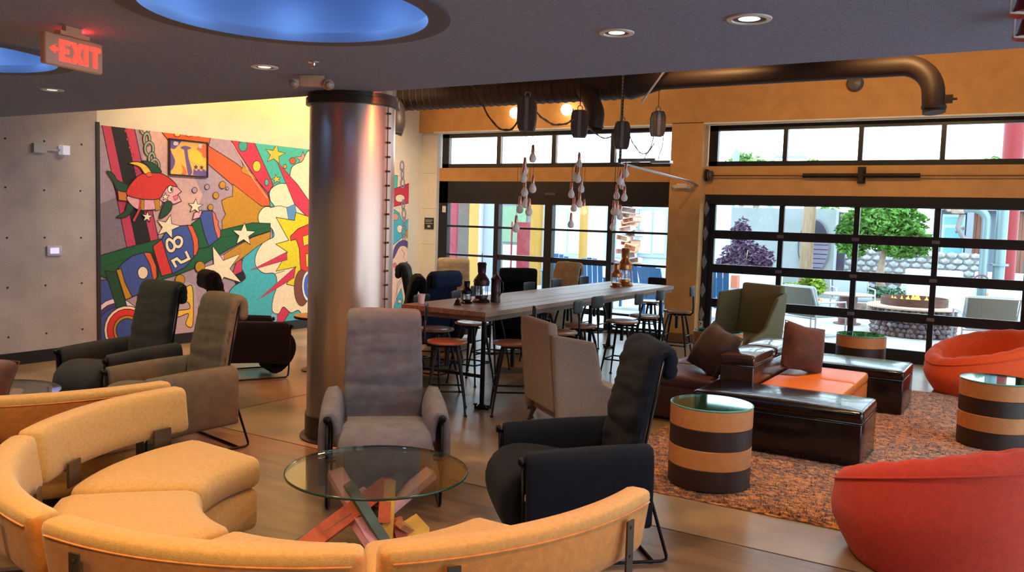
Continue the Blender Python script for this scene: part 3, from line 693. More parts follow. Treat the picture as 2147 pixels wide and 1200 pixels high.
# ================================================================ FURNITURE
# ---- curved sofas: modules of seat (base + cushion) and a bracketed curved backrest
sofa_m = mat('sofa_wool', (.58, .32, .09), .9, var=.10, vscale=60, bump=.35, bscale=260, sheen=.3)
plate_m = mat('bracket_bronze', (.10, .075, .055), .4, metal=.7)
wool_lit_m = mat('sofa_wool_orange_lit', (.66, .24, .035), .75, var=.14, vscale=30, bump=.2, bscale=200, sheen=.4)  # same sofa fabric, orange light on the outer backs put into its colour
def sofa_module(center, a0, a1, label, group, ends=(0, 0)):
    """a0..a1 degrees round the centre; empty sits on the floor in the middle of the module"""
    am = math.radians((a0 + a1) / 2); half = math.radians(a1 - a0) / 2 - .006
    R = 1.06
    t = thing('curved_sofa', label, 'sofa', (center[0] + R * math.cos(am), center[1] + R * math.sin(am), 0), am, group)
    # local frame: +x outward; polar about (-R, 0)
    def pol(Rm):
        def f(x, y, z):      # x radial offset from Rm, y arc length at Rm
            th = y / Rm; rr = Rm + x
            return (rr * math.cos(th) - R, rr * math.sin(th), z)
        return f
    def arc(mb, Rm, w, zc, h, rad, bulge=(0, 0, 0), seg=(3, 18, 3), trim=0.0):
        return mb.rbox((0, 0, zc), (w, 2 * half * Rm - 2 * trim, h), rad, seg, bulge, pol(Rm))
    m = MB(); arc(m, .99, .56, .165, .23, .05, (.012, 0, 0), trim=.015); m.build('base', sofa_m, t, smooth=True)
    m = MB(); arc(m, 1.00, .62, .365, .17, .065, (.012, 0, .018)); m.build('seat_cushion', sofa_m, t, smooth=True)
    m = MB(); 
    def lean(x, y, z):
        return pol(1.43)(x + .035 * (z + .12) / .24, y, z)
    m.rbox((0, 0, .59), (.115, 2 * half * 1.43, .255), .038, (2, 22, 4), (.006, 0, .004), lean)
    for i, f in enumerate(m.f):
        c_ = [sum(m.v[k][a] for k in f) / len(f) for a in range(3)]
        if math.hypot(c_[0] + R, c_[1]) > 1.43 + .035 * (c_[2] - .47) / .24 + .028 and c_[2] < .69: m.mi[i] = 1
    back = m.build('backrest', [sofa_m, wool_lit_m], t, smooth=True)
    # stitched outer panel and its piping
    def lean2(x, y, z): return pol(1.43)(x + .0555 + .035 * (z + .12) / .24, y, z)
    m = MB()
    for zc in (.672,):
        pts = []
        for i in range(25):
            th = -half + .03 + (2 * half - .06) * i / 24; rr = 1.43 + .0615 + .035 * (zc - .59 + .12) / .24
            pts.append((rr * math.cos(th) - R, rr * math.sin(th), zc))
        m.tube(pts, .0035, 6)
    m.build('piping', wool_lit_m, back, smooth=True)
    for s in (-.62, .62):
        th = half * s; m = MB(); M = Matrix.Translation((-R, 0, 0)) @ Matrix.Rotation(th, 4, 'Z')
        m.box((1.535, -.022, .18), (1.543, .022, .655), M); m.box((1.26, -.022, .17), (1.543, .022, .18), M)
        m.cyl((1.543, 0, .63), (1.547, 0, .63), .007, n=8, M=M); m.cyl((1.543, 0, .52), (1.547, 0, .52), .007, n=8, M=M)
        m.build('bracket', plate_m, t)
        m = MB(); m.box((1.345, -.055, .40), (1.357, .055, .52), M); m.build('inner_support', plate_m, t)
    m = MB()
    for s in (-.7, .7):
        for rr in (.78, 1.18):
            m.cyl((rr * math.cos(half * s) - R, rr * math.sin(half * s), 0), (rr * math.cos(half * s) - R, rr * math.sin(half * s), .06), .02, n=10)
    m.build('feet', plate_m, t)
    return t
SC = (-2.73, 3.04)
G = 'modules of the curved yellow sofa in the foreground'
for a0, a1, lab in ((174 - 46.5 * 0 + .0 - 0, 220.2, 'yellow curved sofa module with its open end beside the dark lounge chairs'), (220.8, 268.5, 'yellow curved sofa module second from the open left end'),
                    (269.1, 314.0, 'yellow curved sofa module at the bottom middle, back towards the camera'), (314.6, 362, 'yellow curved sofa module at the right, orange-lit back near the navy chair')):
    sofa_module(SC, a0, a1, lab, G)
SC2 = (-5.86, 3.25)
for a0, a1, lab in ((-46, 0, 'yellow curved sofa module behind, its bracketed back at the frame left'), (-92, -46.6, 'yellow curved sofa module behind, cut off by the frame left edge')):
    sofa_module(SC2, a0, a1, lab, 'modules of the curved sofa at the left')
# ---- sling lounge chairs
def denim(name, c): return mat(name, c, .92, var=.16, vscale=14, bump=.3, bscale=300, sheen=.04, spec=.2)
rod_m = mat('rod_black', (.012, .011, .012), .35, metal=.8)
def lounge_chair(label, fab, loc, face, group, wrinkle=.006):
    t = thing('lounge_chair', label, 'armchair', (loc[0], loc[1], 0), math.atan2(face[1], face[0]) + PI / 2, group)
    # local: faces -y
    fr = MB(); r = .009
    for s in (-1, 1):
        x = .335 * s
        pts = [(x, -.40, .535), (x, -.385, .10)] + [(x, -.378, .03), (x, -.355, .011)] + [(x, 0, .011), (x, .345, .011)] + [(x, .372, .02), (x, .372, .04), (x, .25, .42), (x, .235, .47)]
        fr.tube(pts, r, 8); fr.tube([(x, -.40, .535), (x, .0, .56), (x, .25, .545)], r, 8)
        fr.tube([(.245 * s, .22, .36), (.245 * s, .265, .60), (.235 * s, .35, 1.03)], r, 8); fr.cyl((x, .242, .45), (.245 * s, .235, .42), r, n=8)
        fr.cyl((x, -.395, .30), (.25 * s, -.36, .30), r, n=8)
    fr.cyl((-.335, -.30, .30), (.335, -.30, .30), r, n=8); fr.cyl((-.335, .24, .44), (.335, .24, .44), r, n=8); fr.cyl((-.235, .35, 1.03), (.235, .35, 1.03), r, n=8)
    fr.cyl((-.335, .30, .011), (.335, .30, .011), r, n=8)
    fr.build('frame', rod_m, t, smooth=True)
    m = MB(); sweep_pad(m, [(.24, .37), (0, .385), (-.24, .425), (-.37, .42), (-.43, .34), (-.41, .22), (-.31, .11), (-.22, .09)], .56, .12, .05, seg=(6, 26, 2), bulge=.012, wob=.0)
    m.build('seat', fab, t, smooth=True)
    m = MB(); sweep_pad(m, [(.20, .37), (.21, .50), (.245, .72), (.295, .96), (.315, 1.045), (.35, 1.085), (.388, 1.07), (.398, 1.0), (.388, .93)], .53, .075, .045, seg=(8, 40, 2), bulge=.012,
                        taper=lambda u: 1.0 - .10 * u, wob=wrinkle)
    m.build('backrest', fab, t, smooth=True)
    for s in (-1, 1):
        a = MB()
        # arm sleeve: path in (x, z) drawn as (y, z) then turned
        P = [(.275, .40), (.28, .50), (.312, .57), (.352, .545), (.364, .40), (.36, .17)]
        def topz(x, y, z): return (x, y, z)
        M = Matrix(((0, s, 0, 0), (1, 0, 0, -.055), (0, 0, 1, 0), (0, 0, 0, 1)))
        sweep_pad(a, P, .66, .05, .023, seg=(8, 18, 1), bulge=.008, M=M)
        a.v = [(vx, vy, vz + .05 * (vy + .35) - (.10 * max(0, (.45 - vz)) * max(0, (-.1 - vy)) * 3)) for vx, vy, vz in a.v]
        if s > 0: a.f = [f[::-1] for f in a.f] if False else a.f
        a.build('armrest', fab, t, smooth=True)
        b = MB(); b.lathe([(0, -.004), (.02, -.004), (.024, 0), (.02, .02)], 12, T3(.335 * s, -.402, .55, rx=PI / 2)); b.build('arm_cap', rod_m, t, smooth=True)
    return t
gray = denim('denim_gray', (.16, .145, .165)); olive = denim('denim_olive', (.115, .10, .072)); ink = denim('denim_navy_black', (.004, .006, .012)); blk = denim('denim_black', (.004, .004, .006)); charc = denim('denim_charcoal', (.022, .026, .027))
tanf = denim('canvas_tan', (.42, .30, .19)); navy = denim('denim_navy', (.012, .022, .065))
GL = 'high backed sling lounge chairs'
lounge_chair('gray high-backed lounge chair facing the glass coffee table, next to the column', gray, (-3.45, 4.12), (.66, -.75), GL)
lounge_chair('navy black high-backed lounge chair at the right of the glass coffee table', ink, (-2.02, 4.08), (-.74, -.67), GL, .009)
lounge_chair('olive gray lounge chair at left, its back towards the column', olive, (-5.28, 3.98), (-.20, -.98), GL)
lounge_chair('dark charcoal lounge chair at left beside the concrete wall', charc, (-6.42, 4.33), (.0, -1), GL)
lounge_chair('black lounge chair in front of the mural, seen from behind at left of the column', blk, (-7.10, 6.16), (.45, .89), GL)
lounge_chair('black lounge chair half hidden behind the steel column', blk, (-5.85, 6.95), (-.75, -.66), GL)
lounge_chair('charcoal lounge chair farthest left behind the long table, near the mural edge', charc, (-6.78, 8.98), (.85, .52), GL)
lounge_chair('blue denim lounge chair behind the near end of the long table', navy, (-6.15, 8.0), (-.97, .10), GL)
lounge_chair('tan high-backed lounge chair in front of the black entry frame', tanf, (-7.36, 10.3), (.55, -.83), GL)
lounge_chair('black lounge chair behind the middle of the long table, before the glass doors', blk, (-5.80, 9.58), (-.55, .83), GL)
lounge_chair('tan lounge chair with dark side, behind the table near the door mullion', tanf, (-6.07, 11.05), (-.25, -.97), GL)
# ---- glass coffee tables on tangled painted timber
ctg = glass_mat('table_glass', (.90, .93, .84), .10, .01)
cte = mat('glass_edge', (.02, .045, .035), .15)
BC = [(.62, .28, .40), (.55, .10, .05), (.72, .42, .08), (.08, .13, .13), (.60, .24, .10), (.02, .02, .022), (.66, .36, .42)]
bmats = [mat('board_paint_%d' % i, c, .6, var=.25, vscale=9, bump=.4, bscale=40, stretch=(1, 1, 1)) for i, c in enumerate(BC)]
def board(par, p0, p1, wd, th, roll, m, nm='board'):
    p0 = Vector(p0); p1 = Vector(p1); d = p1 - p0; L = d.length; q = d.to_track_quat('X', 'Z').to_matrix().to_4x4()
    M = Matrix.Translation(p0) @ q @ Matrix.Rotation(roll, 4, 'X')
    b = MB(); b.prism([(0, -wd / 2), (L - wd * .12, -wd / 2), (L, -wd / 2 + wd * .15), (L, wd / 2), (wd * .1, wd / 2), (0, wd / 2 - wd * .12)], -th / 2, th / 2, M)
    return b.build(nm, m, par)
ct = thing('coffee_table', 'round glass coffee table on a tangle of painted boards', 'table', (-2.80, 3.30, 0), 0, 'glass coffee tables')
# local directions: photo right ~ (.85,.52), towards camera ~ (.52,-.85)
r_ = Vector((.85, .52, 0)); n_ = Vector((.52, -.85, 0)); Z_ = Vector((0, 0, 1))
def loc3(a, b, c): v = r_ * a + n_ * b + Z_ * c; return (v.x, v.y, v.z)
H_ = .435
m = MB(); m.lathe([(.460, H_), (.462, H_ + .002), (.462, H_ + .010), (.460, H_ + .012)], 64); top = m.build('glass_top', ctg, ct)
m = MB(); m.lathe([(.460, H_ - .0005), (.4645, H_ + .001), (.4645, H_ + .011), (.460, H_ + .0125)], 64)
m.f = [f for f in m.f if len(f) == 4]; m.build('glass_edge', cte, top, smooth=True)
specs = [((-.24, -.10, .40), (.10, .22, .03), .085, .04, .2, 0), ((-.42, .22, .03), (.05, -.02, .36), .09, .035, .9, 1), ((-.46, .20, .03), (-.12, .05, .24), .07, .035, .3, 3), ((.0, .05, .20), (.27, -.14, .40), .085, .04, .1, 6),
         ((-.14, .06, .39), (.12, .16, .05), .05, .035, .6, 3), ((.07, .02, .40), (.075, .14, .03), .055, .04, .0, 2), ((.05, .12, .07), (.24, -.05, .15), .13, .03, .5, 2), ((.05, .0, .40), (.055, .10, .20), .06, .045, .0, 1),
         ((-.30, .05, .02), (.38, .10, .03), .16, .035, 0, 5), ((-.10, -.1, .30), (.02, .02, .26), .04, .03, .4, 6), ((.13, .10, .2), (.18, -.02, .12), .05, .03, .5, 4), ((-.44, .28, .03), (-.2, .26, .03), .09, .03, .1, 2), ((.1, .24, .03), (-.1, .02, .18), .11, .035, .5, 0), ((-.05, .1, .15), (.12, -.12, .38), .07, .05, .2, 5), ((.06, .12, .03), (.38, .0, .035), .14, .035, 0, 5), ((.10, .02, .20), (.14, .06, .10), .06, .04, .3, 1)]
for p0, p1, wd, th, ro, k in specs: board(ct, loc3(*p0), loc3(*p1), wd, th, ro, bmats[k])
ct2 = dup(ct, (-6.10, 3.05, 0), .9, 'round glass coffee table at the left edge behind the sofa backs', 'glass coffee tables')
# ---- small round side table by the column
st = thing('side_table', 'small round cafe table with orange wood top behind the column', 'table', (-6.72, 6.90, 0))
orw = mat('orange_wood', (.62, .33, .10), .35, var=.15, vscale=10)
m = MB(); m.lathe([(0, .585), (.28, .585), (.285, .59), (.285, .61)], 48); m.build('table_edge', mat('edge_black', (.01, .01, .01), .4), st, smooth='auto')
m = MB(); m.lathe([(.283, .61), (.28, .616), (0, .618)], 48, cap=False); m.build('table_top', orw, st, smooth='auto')
m = MB(); m.cyl((0, 0, .02), (0, 0, .585), .025, n=14); m.build('pole', rod_m, st, smooth=True)
m = MB(); m.lathe([(.2, 0), (.2, .012), (.05, .025), (0, .028)], 36); m.build('foot', rod_m, st, smooth='auto')
# ---- long communal table
tw = mat('reclaimed_oak', (.34, .185, .10), .36, var=.35, vscale=3.5, bump=.5, bscale=30, stretch=(7, .5, 7), detail=8)
tw2 = mat('apron_oak', (.15, .085, .05), .5, var=.3, vscale=4, bump=.4, bscale=30, stretch=(2, 2, 8))
TX0, TX1, TY0, TY1, TZ = -5.09, -4.13, 6.30, 10.92, .91
lt = thing('communal_table', 'long reclaimed wood communal table lined with metal stools', 'table', ((TX0 + TX1) / 2, (TY0 + TY1) / 2, 0))
ox, oy = -(TX0 + TX1) / 2, -(TY0 + TY1) / 2
cuts = [TX0, -4.90, -4.70, -4.50, -4.30, TX1]
for i in range(5):
    ys = [TY0, TY0 + (2.35 if i % 2 else 2.2), TY1]
    for j in range(2):
        m = MB(); h = random.uniform(-.0015, .0015)
        m.box((cuts[i] + .003 + ox, ys[j] + .003 + oy, TZ - .045), (cuts[i + 1] - .003 + ox, ys[j + 1] - .003 + oy, TZ + h)); m.build('plank', tw, lt)
m = MB(); 
m.box((TX0 + .02 + ox, TY0 + .02 + oy, TZ - .09), (TX1 - .02 + ox, TY0 + .06 + oy, TZ - .045)); m.box((TX0 + .02 + ox, TY1 - .06 + oy, TZ - .09), (TX1 - .02 + ox, TY1 - .02 + oy, TZ - .045))
m.box((TX0 + .02 + ox, TY0 + .06 + oy, TZ - .09), (TX0 + .06 + ox, TY1 - .06 + oy, TZ - .045)); m.box((TX1 - .06 + ox, TY0 + .06 + oy, TZ - .09), (TX1 - .02 + ox, TY1 - .06 + oy, TZ - .045))
m.build('apron', tw2, lt)
leg = MB(); leg.cyl((0, 0, .02), (0, 0, TZ - .09), .022, n=14); leg.lathe([(.022, .02), (.04, .02), (.04, .035), (.022, .05)], 14)
leg.box((-.075, -.012, 0), (.075, .012, .022)); leg.box((-.012, -.05, 0), (.012, .05, .022)); leg.cyl((-.07, 0, .03), (-.07, 0, .045), .02, n=10); leg.cyl((.07, 0, .03), (.07, 0, .045), .02, n=10); leg.cyl((-.07, 0, .02), (-.07, 0, .03), .01, n=8); leg.cyl((.07, 0, .02), (.07, 0, .03), .01, n=8)
lg = None
for y in (TY0 + .13, (TY0 + TY1) / 2, TY1 - .2):
    for x in (TX0 + .12, TX1 - .1):
        if lg is None: lg = leg.build('leg', rod_m, lt, smooth='auto'); q = lg
        else: q = lg.copy(); C.objects.link(q); q.parent = lt
        q.location = (x + ox, y + oy, 0)
    m = MB(); m.cyl((TX0 + .12 + ox, y + oy, .30), (TX1 - .1 + ox, y + oy, .30), .016, n=10); m.build('cross_bar', rod_m, lt, smooth=True)
# ---- stools
seatw = mat('stool_seat_wood', (.36, .16, .085), .3, var=.18, vscale=6, stretch=(6, 1, 1), coat=.3)
stm = mat('stool_steel', (.007, .006, .008), .42, metal=.3)
def make_stool():
    t = thing('bar_stool', 'x', 'stool', (0, 0, 0), 0, 'metal bar stools round the long table')
    m = MB(); m.lathe([(.0, .622), (.155, .622), (.178, .628), (.182, .637), (.178, .648), (.16, .652), (0, .648)], 36); m.build('seat', seatw, t, smooth='auto')
    m = MB(); m.lathe([(.0, .60), (.075, .60), (.085, .622), (0, .622)], 20); m.cyl((0, 0, .42), (0, 0, .6), .02, n=12); m.box((-.10, -.014, .585), (.10, .014, .6)); m.box((-.014, -.10, .585), (.014, .10, .6)); m.build('seat_mount', stm, t, smooth='auto')
    for sx in (-1, 1):
        for sy in (-1, 1):
            l = MB(); l.tube([(.085 * sx, .085 * sy, .60), (.115 * sx, .115 * sy, .46), (.165 * sx, .165 * sy, .12), (.172 * sx, .172 * sy, .05), (.178 * sx, .178 * sy, .012)], [.014, .016, .010, .009, .009], 8)
            l.lathe([(.016, 0), (.016, .01), (.009, .018)], 10, T3(.178 * sx, .178 * sy, 0)); l.build('leg', stm, t, smooth='auto')
    for z, k in ((.215, .152), (.33, .137)):
        c = [(k, k), (-k, k), (-k, -k), (k, -k)]
        if z < .3:
            m = MB()
            for i in range(4): m.cyl((*c[i], z), (*c[(i + 1) % 4], z), .0085, n=8)
            m.build('stretcher', stm, t, smooth=True)
        else:
            for q0, q1 in ((0, 1), (2, 3)): m = MB(); m.cyl((*c[q0], z), (*c[q1], z), .008, n=8); m.build('stretcher', stm, t, smooth=True)
    # back (at +y, sitter faces -y)
    m = MB(); m.tube([(0, .05, .60), (0, .17, .60), (0, .20, .63), (0, .205, .72), (0, .195, .86)], .011, 8); m.build('back_post', stm, t, smooth=True)
    m = MB()
    def curve(x, y, z): return (x, y - .9 * x * x + .0, z)
    m.rbox((0, .20, .905), (.28, .014, .13), .02 if False else .0065, (10, 1, 6), (0, 0, 0), curve)
    # round the corners a little
    m.v = [(x, y, z if abs(x) < .11 else .905 + (z - .905) * (1 - (abs(x) - .11) * 5)) for x, y, z in m.v]
    m.build('backrest', stm, t, smooth='auto')
    return t
st0 = make_stool(); used = False
E_ = [  # x, y, backward direction (deg, where the backrest is), label
 (-4.42, 6.13, 215, 'bar stool at the near corner of the long table, closest to the gray chair'),
 (-5.0, 6.74, 182, 'bar stool tucked behind the near corner stool, on the left side of the table'),
 (-3.94, 6.47, 35, 'second bar stool along the near right side, dark red-brown seat'),
 (-5.02, 7.40, 180, 'bar stool under the near end of the table with a bright white-lit seat'),
 (-3.98, 7.42, 10, 'bar stool right of the long table just behind the taupe wing chair'),
 (-4.06, 8.05, 0, 'third bar stool in the middle of the right side row'),
 (-3.90, 8.75, 5, 'bar stool in the right side row with orange-lit round seat'),
 (-3.93, 9.45, 5, 'bar stool second from the far end of the right side row'),
 (-3.84, 10.30, 8, 'bar stool at the far end of the right row, before the tan pier'),
 (-5.28, 8.15, 185, 'bar stool on the door side, back seen right of the black lounge chair'),
 (-5.15, 9.10, 180, 'bar stool on the door side in front of the tan lounge chair'),
 (-5.22, 9.95, 180, 'bar stool on the door side below the central door mullion'),
 (-5.20, 10.70, 178, 'bar stool on the door side next to the brass lanterns'),
 (-4.60, 11.30, 90, 'bar stool at the far head of the long table by the blue outdoor chairs'),
]
for x, y, deg, lab in E_:
    rz = math.radians(deg - 90)
    if not used: st0.location = (x, y, 0); st0.rotation_euler = (0, 0, rz); st0['label'] = lab; used = True
    else: dup(st0, (x, y, 0), rz, lab)
# ---- things on the table
copper = mat('lantern_copper', (.55, .24, .09), .3, metal=.8, var=.2, vscale=20); brassd = mat('lantern_dark', (.06, .025, .025), .35, metal=.6, var=.2, vscale=20)
lglass = glass_mat('lantern_glass', (.95, .97, 1), .12)
def lantern(label, loc, h, m_, rr, spire=False, rz=0):
    t = thing('lantern', label, 'lantern', loc, rz, 'ship lanterns on the long table'); k = h
    m = MB(); m.lathe([(0, 0), (rr * 1.15, 0), (rr * 1.2, .03 * k), (rr * 1.05, .07 * k), (rr * .8, .10 * k), (rr * .85, .16 * k), (rr * .8, .18 * k), (0, .18 * k)], 28); m.build('lantern_base', m_, t, smooth='auto')
    m = MB(); m.lathe([(rr * .68, .18 * k), (rr * .72, .3 * k), (rr * .68, .42 * k)], 28, cap=False); m.build('globe', lglass, t, smooth=True)
    for i in range(4):
        m = MB(); a = i * PI / 2 + .4; m.cyl((rr * .85 * math.cos(a), rr * .85 * math.sin(a), .14 * k), (rr * .85 * math.cos(a), rr * .85 * math.sin(a), .44 * k), .004, n=6); m.build('guard', m_, t)
    m = MB(); m.lathe([(0, .42 * k), (rr * 1.0, .42 * k), (rr * 1.05, .45 * k), (rr * .95, .54 * k), (rr * 1.0, .58 * k), (rr * .6, .68 * k), (rr * .5, .73 * k), (rr * .55, .74 * k), (rr * .58, .93 * k), (rr * .66, .95 * k), (rr * .5, 1.0 * k), (0, 1.0 * k)], 28); m.build('chimney', m_, t, smooth='auto')
    m = MB(); pts = [(rr * 1.3 * math.cos(a), 0, .50 * k + rr * .55 * math.sin(a)) for a in [PI * i / 12 for i in range(13)]]; m.tube([(rr * 1.0, 0, .48 * k)] + pts + [(-rr * 1.0, 0, .48 * k)], .004, 6); m.build('handle', m_, t)
    if spire: m = MB(); m.cyl((0, 0, 1.0 * k), (0, 0, 1.22 * k), .0035, n=6); m.build('spire', m_, t)
    return t
lantern('tall copper ship lantern at the far end of the long table', (-4.60, 10.34, TZ), .50, copper, .095)
lantern('small copper lantern beside the tall one at the far table end', (-4.58, 10.04, TZ), .31, copper, .068)
lantern('tall dark red lantern with spire at the near end of the table', (-4.66, 7.02, TZ), .40, brassd, .075, True)
lantern('short black lantern at the left of the near lantern group', (-4.71, 6.84, TZ), .22, mat('lantern_black', (.008, .008, .01), .35, metal=.5), .05)
t = thing('oil_can', 'slim dark red can with pointed spout at the right of the near lanterns', 'can', (-4.58, 7.16, TZ), 0)
m = MB(); m.lathe([(0, 0), (.05, 0), (.052, .02), (.048, .03), (.048, .10), (.05, .11), (.048, .12), (.048, .22), (.052, .235), (.035, .26), (.012, .28), (.008, .36), (0, .365)], 24); m.build('can_body', brassd, t, smooth='auto')
m = MB(); m.tube([(.046, 0, .22), (.085, 0, .20), (.09, 0, .12), (.047, 0, .07)], .005, 6); m.build('handle', brassd, t)
t = thing('bell', 'tiny dark hand bell in front of the near lanterns', 'bell', (-4.67, 6.63, TZ))
m = MB(); m.lathe([(.035, 0), (.038, .006), (.028, .02), (.022, .045), (.010, .055), (.006, .065), (.010, .075), (.0, .082)], 20); m.build('bell_body', brassd, t, smooth='auto')
cupm = mat('paper_cup', (.75, .73, .72), .6)
for (x, y, lab) in ((-5.35, 7.1, 0), ):
    pass
for u, v, lab in ((883, 637, 'white paper cup on the left corner of the table'), (935, 622, 'white cup before the tan lounge chair on the table')):
    p = at(u, v, 2, TZ); p.x = max(TX0 + .06, p.x)
    t = thing('cup', lab, 'cup', (p.x, p.y, TZ), 0, 'cups on the long table'); m = MB(); m.lathe([(.0, 0), (.028, 0), (.038, .09), (.035, .09), (.027, .006), (0, .006)], 20); m.build('cup_body', cupm, t, smooth='auto')
    m = MB(); m.lathe([(.0385, .086), (.040, .088), (.0385, .093), (.037, .09)], 20, cap=False); m.build('rim', cupm, t, smooth='auto')
# ---- wing chairs
taupe = mat('tweed_taupe', (.27, .20, .155), .9, var=.22, vscale=70, bump=.4, bscale=220, stretch=(1, 1, 3), sheen=.2)
olv = mat('tweed_olive', (.20, .18, .09), .9, var=.16, vscale=60, bump=.3, bscale=200, stretch=(1, 1, 3), sheen=.2)
def wing_chair(label, fab, loc, face, h=.98, wingl=.42):
    t = thing('wing_chair', label, 'armchair', (loc[0], loc[1], 0), math.atan2(face[1], face[0]) + PI / 2, 'wing chairs')
    def tilt(x, y, z): return (x, y + .10 * (z + .35), z)
    m = MB(); m.rbox((0, .28, .16 + h / 2), (.62, .09, h - .16), .03, (6, 2, 8), (0, .008, 0), tilt); m.build('backrest', fab, t, smooth=True)
    for s in (-1, 1):
        m = MB()
        def wing(x, y, z, s=s):   # side panel: deep at the bottom, narrow towards the top, flaring outwards
            u = (z + (h - .16) / 2) / (h - .16)          # 0 bottom .. 1 top
            v = (y + wingl / 2) / wingl                    # 0 front .. 1 back
            reach = .62 if u < .38 else (.40 - .10 * (u - .38)) 
            if .30 < u < .46: k = (u - .30) / .16; reach = .62 + (.38 - .62) * k
            elif u >= .46: reach = .38 - .16 * max(0, u - .55)
            yy = .33 - reach * (1 - v)
            flare = .12 * (1 - v) * u
            zz = z - .05 * (1 - v) * max(0, u - .6) * 2.4
            return (x + s * (.335 + flare), yy + .10 * (z + .1) * .9, zz + .16 + (h - .16) / 2)
        m.rbox((0, 0, 0), (.055, wingl, h - .16), .024, (1, 8, 16), (0, 0, 0), wing); m.build('wing', fab, t, smooth=True)
    m = MB(); m.rbox((0, -.04, .33), (.60, .60, .16), .05, (5, 5, 2), (0, 0, .02)); m.build('seat_cushion', fab, t, smooth=True)
    m = MB(); m.rbox((0, -.02, .21), (.60, .54, .10), .02, (2, 2, 2)); m.build('base', fab, t, smooth=True)
    wd = mat('leg_walnut', (.05, .028, .018), .4)
    for sx in (-1, 1):
        for sy, yy in ((-1, -.26), (1, .26)):
            l = MB(); l.tube([(.25 * sx, yy, .17), (.29 * sx, yy + .05 * sy, 0)], [.022, .013], 8); l.build('leg', wd, t, smooth='auto')
    return t
wing_chair('taupe tweed wing chair between the long table and the navy chair', taupe, (-3.16, 6.20), (.62, .78), .87)
wing_chair('olive wing chair in front of the glazed garage door', olv, (-3.02, 10.38), (-.42, -.9), .95)
# ---- rug
def rug_mat():
    m = bpy.data.materials.new('shag_rug'); m.use_nodes = True; nt = m.node_tree; b = nt.nodes['Principled BSDF']; N = nt.nodes.new; L = nt.links.new
    tc = N('ShaderNodeTexCoord'); mp = N('ShaderNodeMapping'); mp.inputs['Scale'].default_value = (1, 2.2, 1); L(tc.outputs['Object'], mp.inputs[0])
    n = N('ShaderNodeTexNoise'); n.inputs['Scale'].default_value = 22; n.inputs['Detail'].default_value = 5; L(mp.outputs[0], n.inputs['Vector'])
    r = N('ShaderNodeValToRGB'); e = r.color_ramp.elements; e[0].position = .41; e[0].color = (.045, .018, .010, 1); e[1].position = .62; e[1].color = (.60, .25, .045, 1)
    k = e.new(.50); k.color = (.34, .11, .02, 1); L(n.outputs[0], r.inputs[0]); L(r.outputs[0], b.inputs['Base Color']); b.inputs['Roughness'].default_value = .95; b.inputs['Sheen Weight'].default_value = .3
    return m
rugm = rug_mat()
import mathutils.noise as mn
def make_rug():
    x0, x1, y0, y1 = -2.62, .75, 5.13, 10.15; nx, ny = 110, 160
    vs = []; fs = []
    for j in range(ny + 1):
        for i in range(nx + 1):
            x = x0 + (x1 - x0) * i / nx; y = y0 + (y1 - y0) * j / ny
            e = min(i, nx - i, j, ny - j)
            z = .004 if e == 0 else .016 + .010 * mn.noise((x * 22, y * 26, 0)) + .006 * mn.noise((x * 60, y * 60, 3))
            jx = 0 if e else .012 * mn.noise((x * 15, y * 15, 7))
            vs.append((x + jx, y + (0 if e else .012 * mn.noise((x * 17, y * 17, 9))), z))
    for j in range(ny):
        for i in range(nx):
            a = j * (nx + 1) + i; fs.append((a, a + 1, a + nx + 2, a + nx + 1))
    m = MB(); m.add(vs, fs); o = m.build('rug', rugm, smooth=True)
    return tag(o, 'orange and brown shaggy rug under the modular sofa and drum tables', 'rug')
rug = make_rug()
# tufts along the rug (uncountable pile): tiny blades joined
def pile():
    rnd = random.Random(3); vs = []; fs = []
    for k in range(26000):
        x = rnd.uniform(-2.6, .73); y = 5.15 + (10.0 - 5.15) * rnd.random() ** 1.5
        a = rnd.uniform(0, 6.28); h = rnd.uniform(.012, .026); w_ = .003; l = rnd.uniform(.008, .02)
        dx, dy = math.cos(a), math.sin(a); o = len(vs)
        vs += [(x - dy * w_, y + dx * w_, .012), (x + dy * w_, y - dx * w_, .012), (x + dx * l, y + dy * l, .012 + h)]; fs.append((o, o + 1, o + 2))
    m = MB(); m.add(vs, fs); o = m.build('pile', rugm, rug); o['kind'] = 'stuff'
pile()
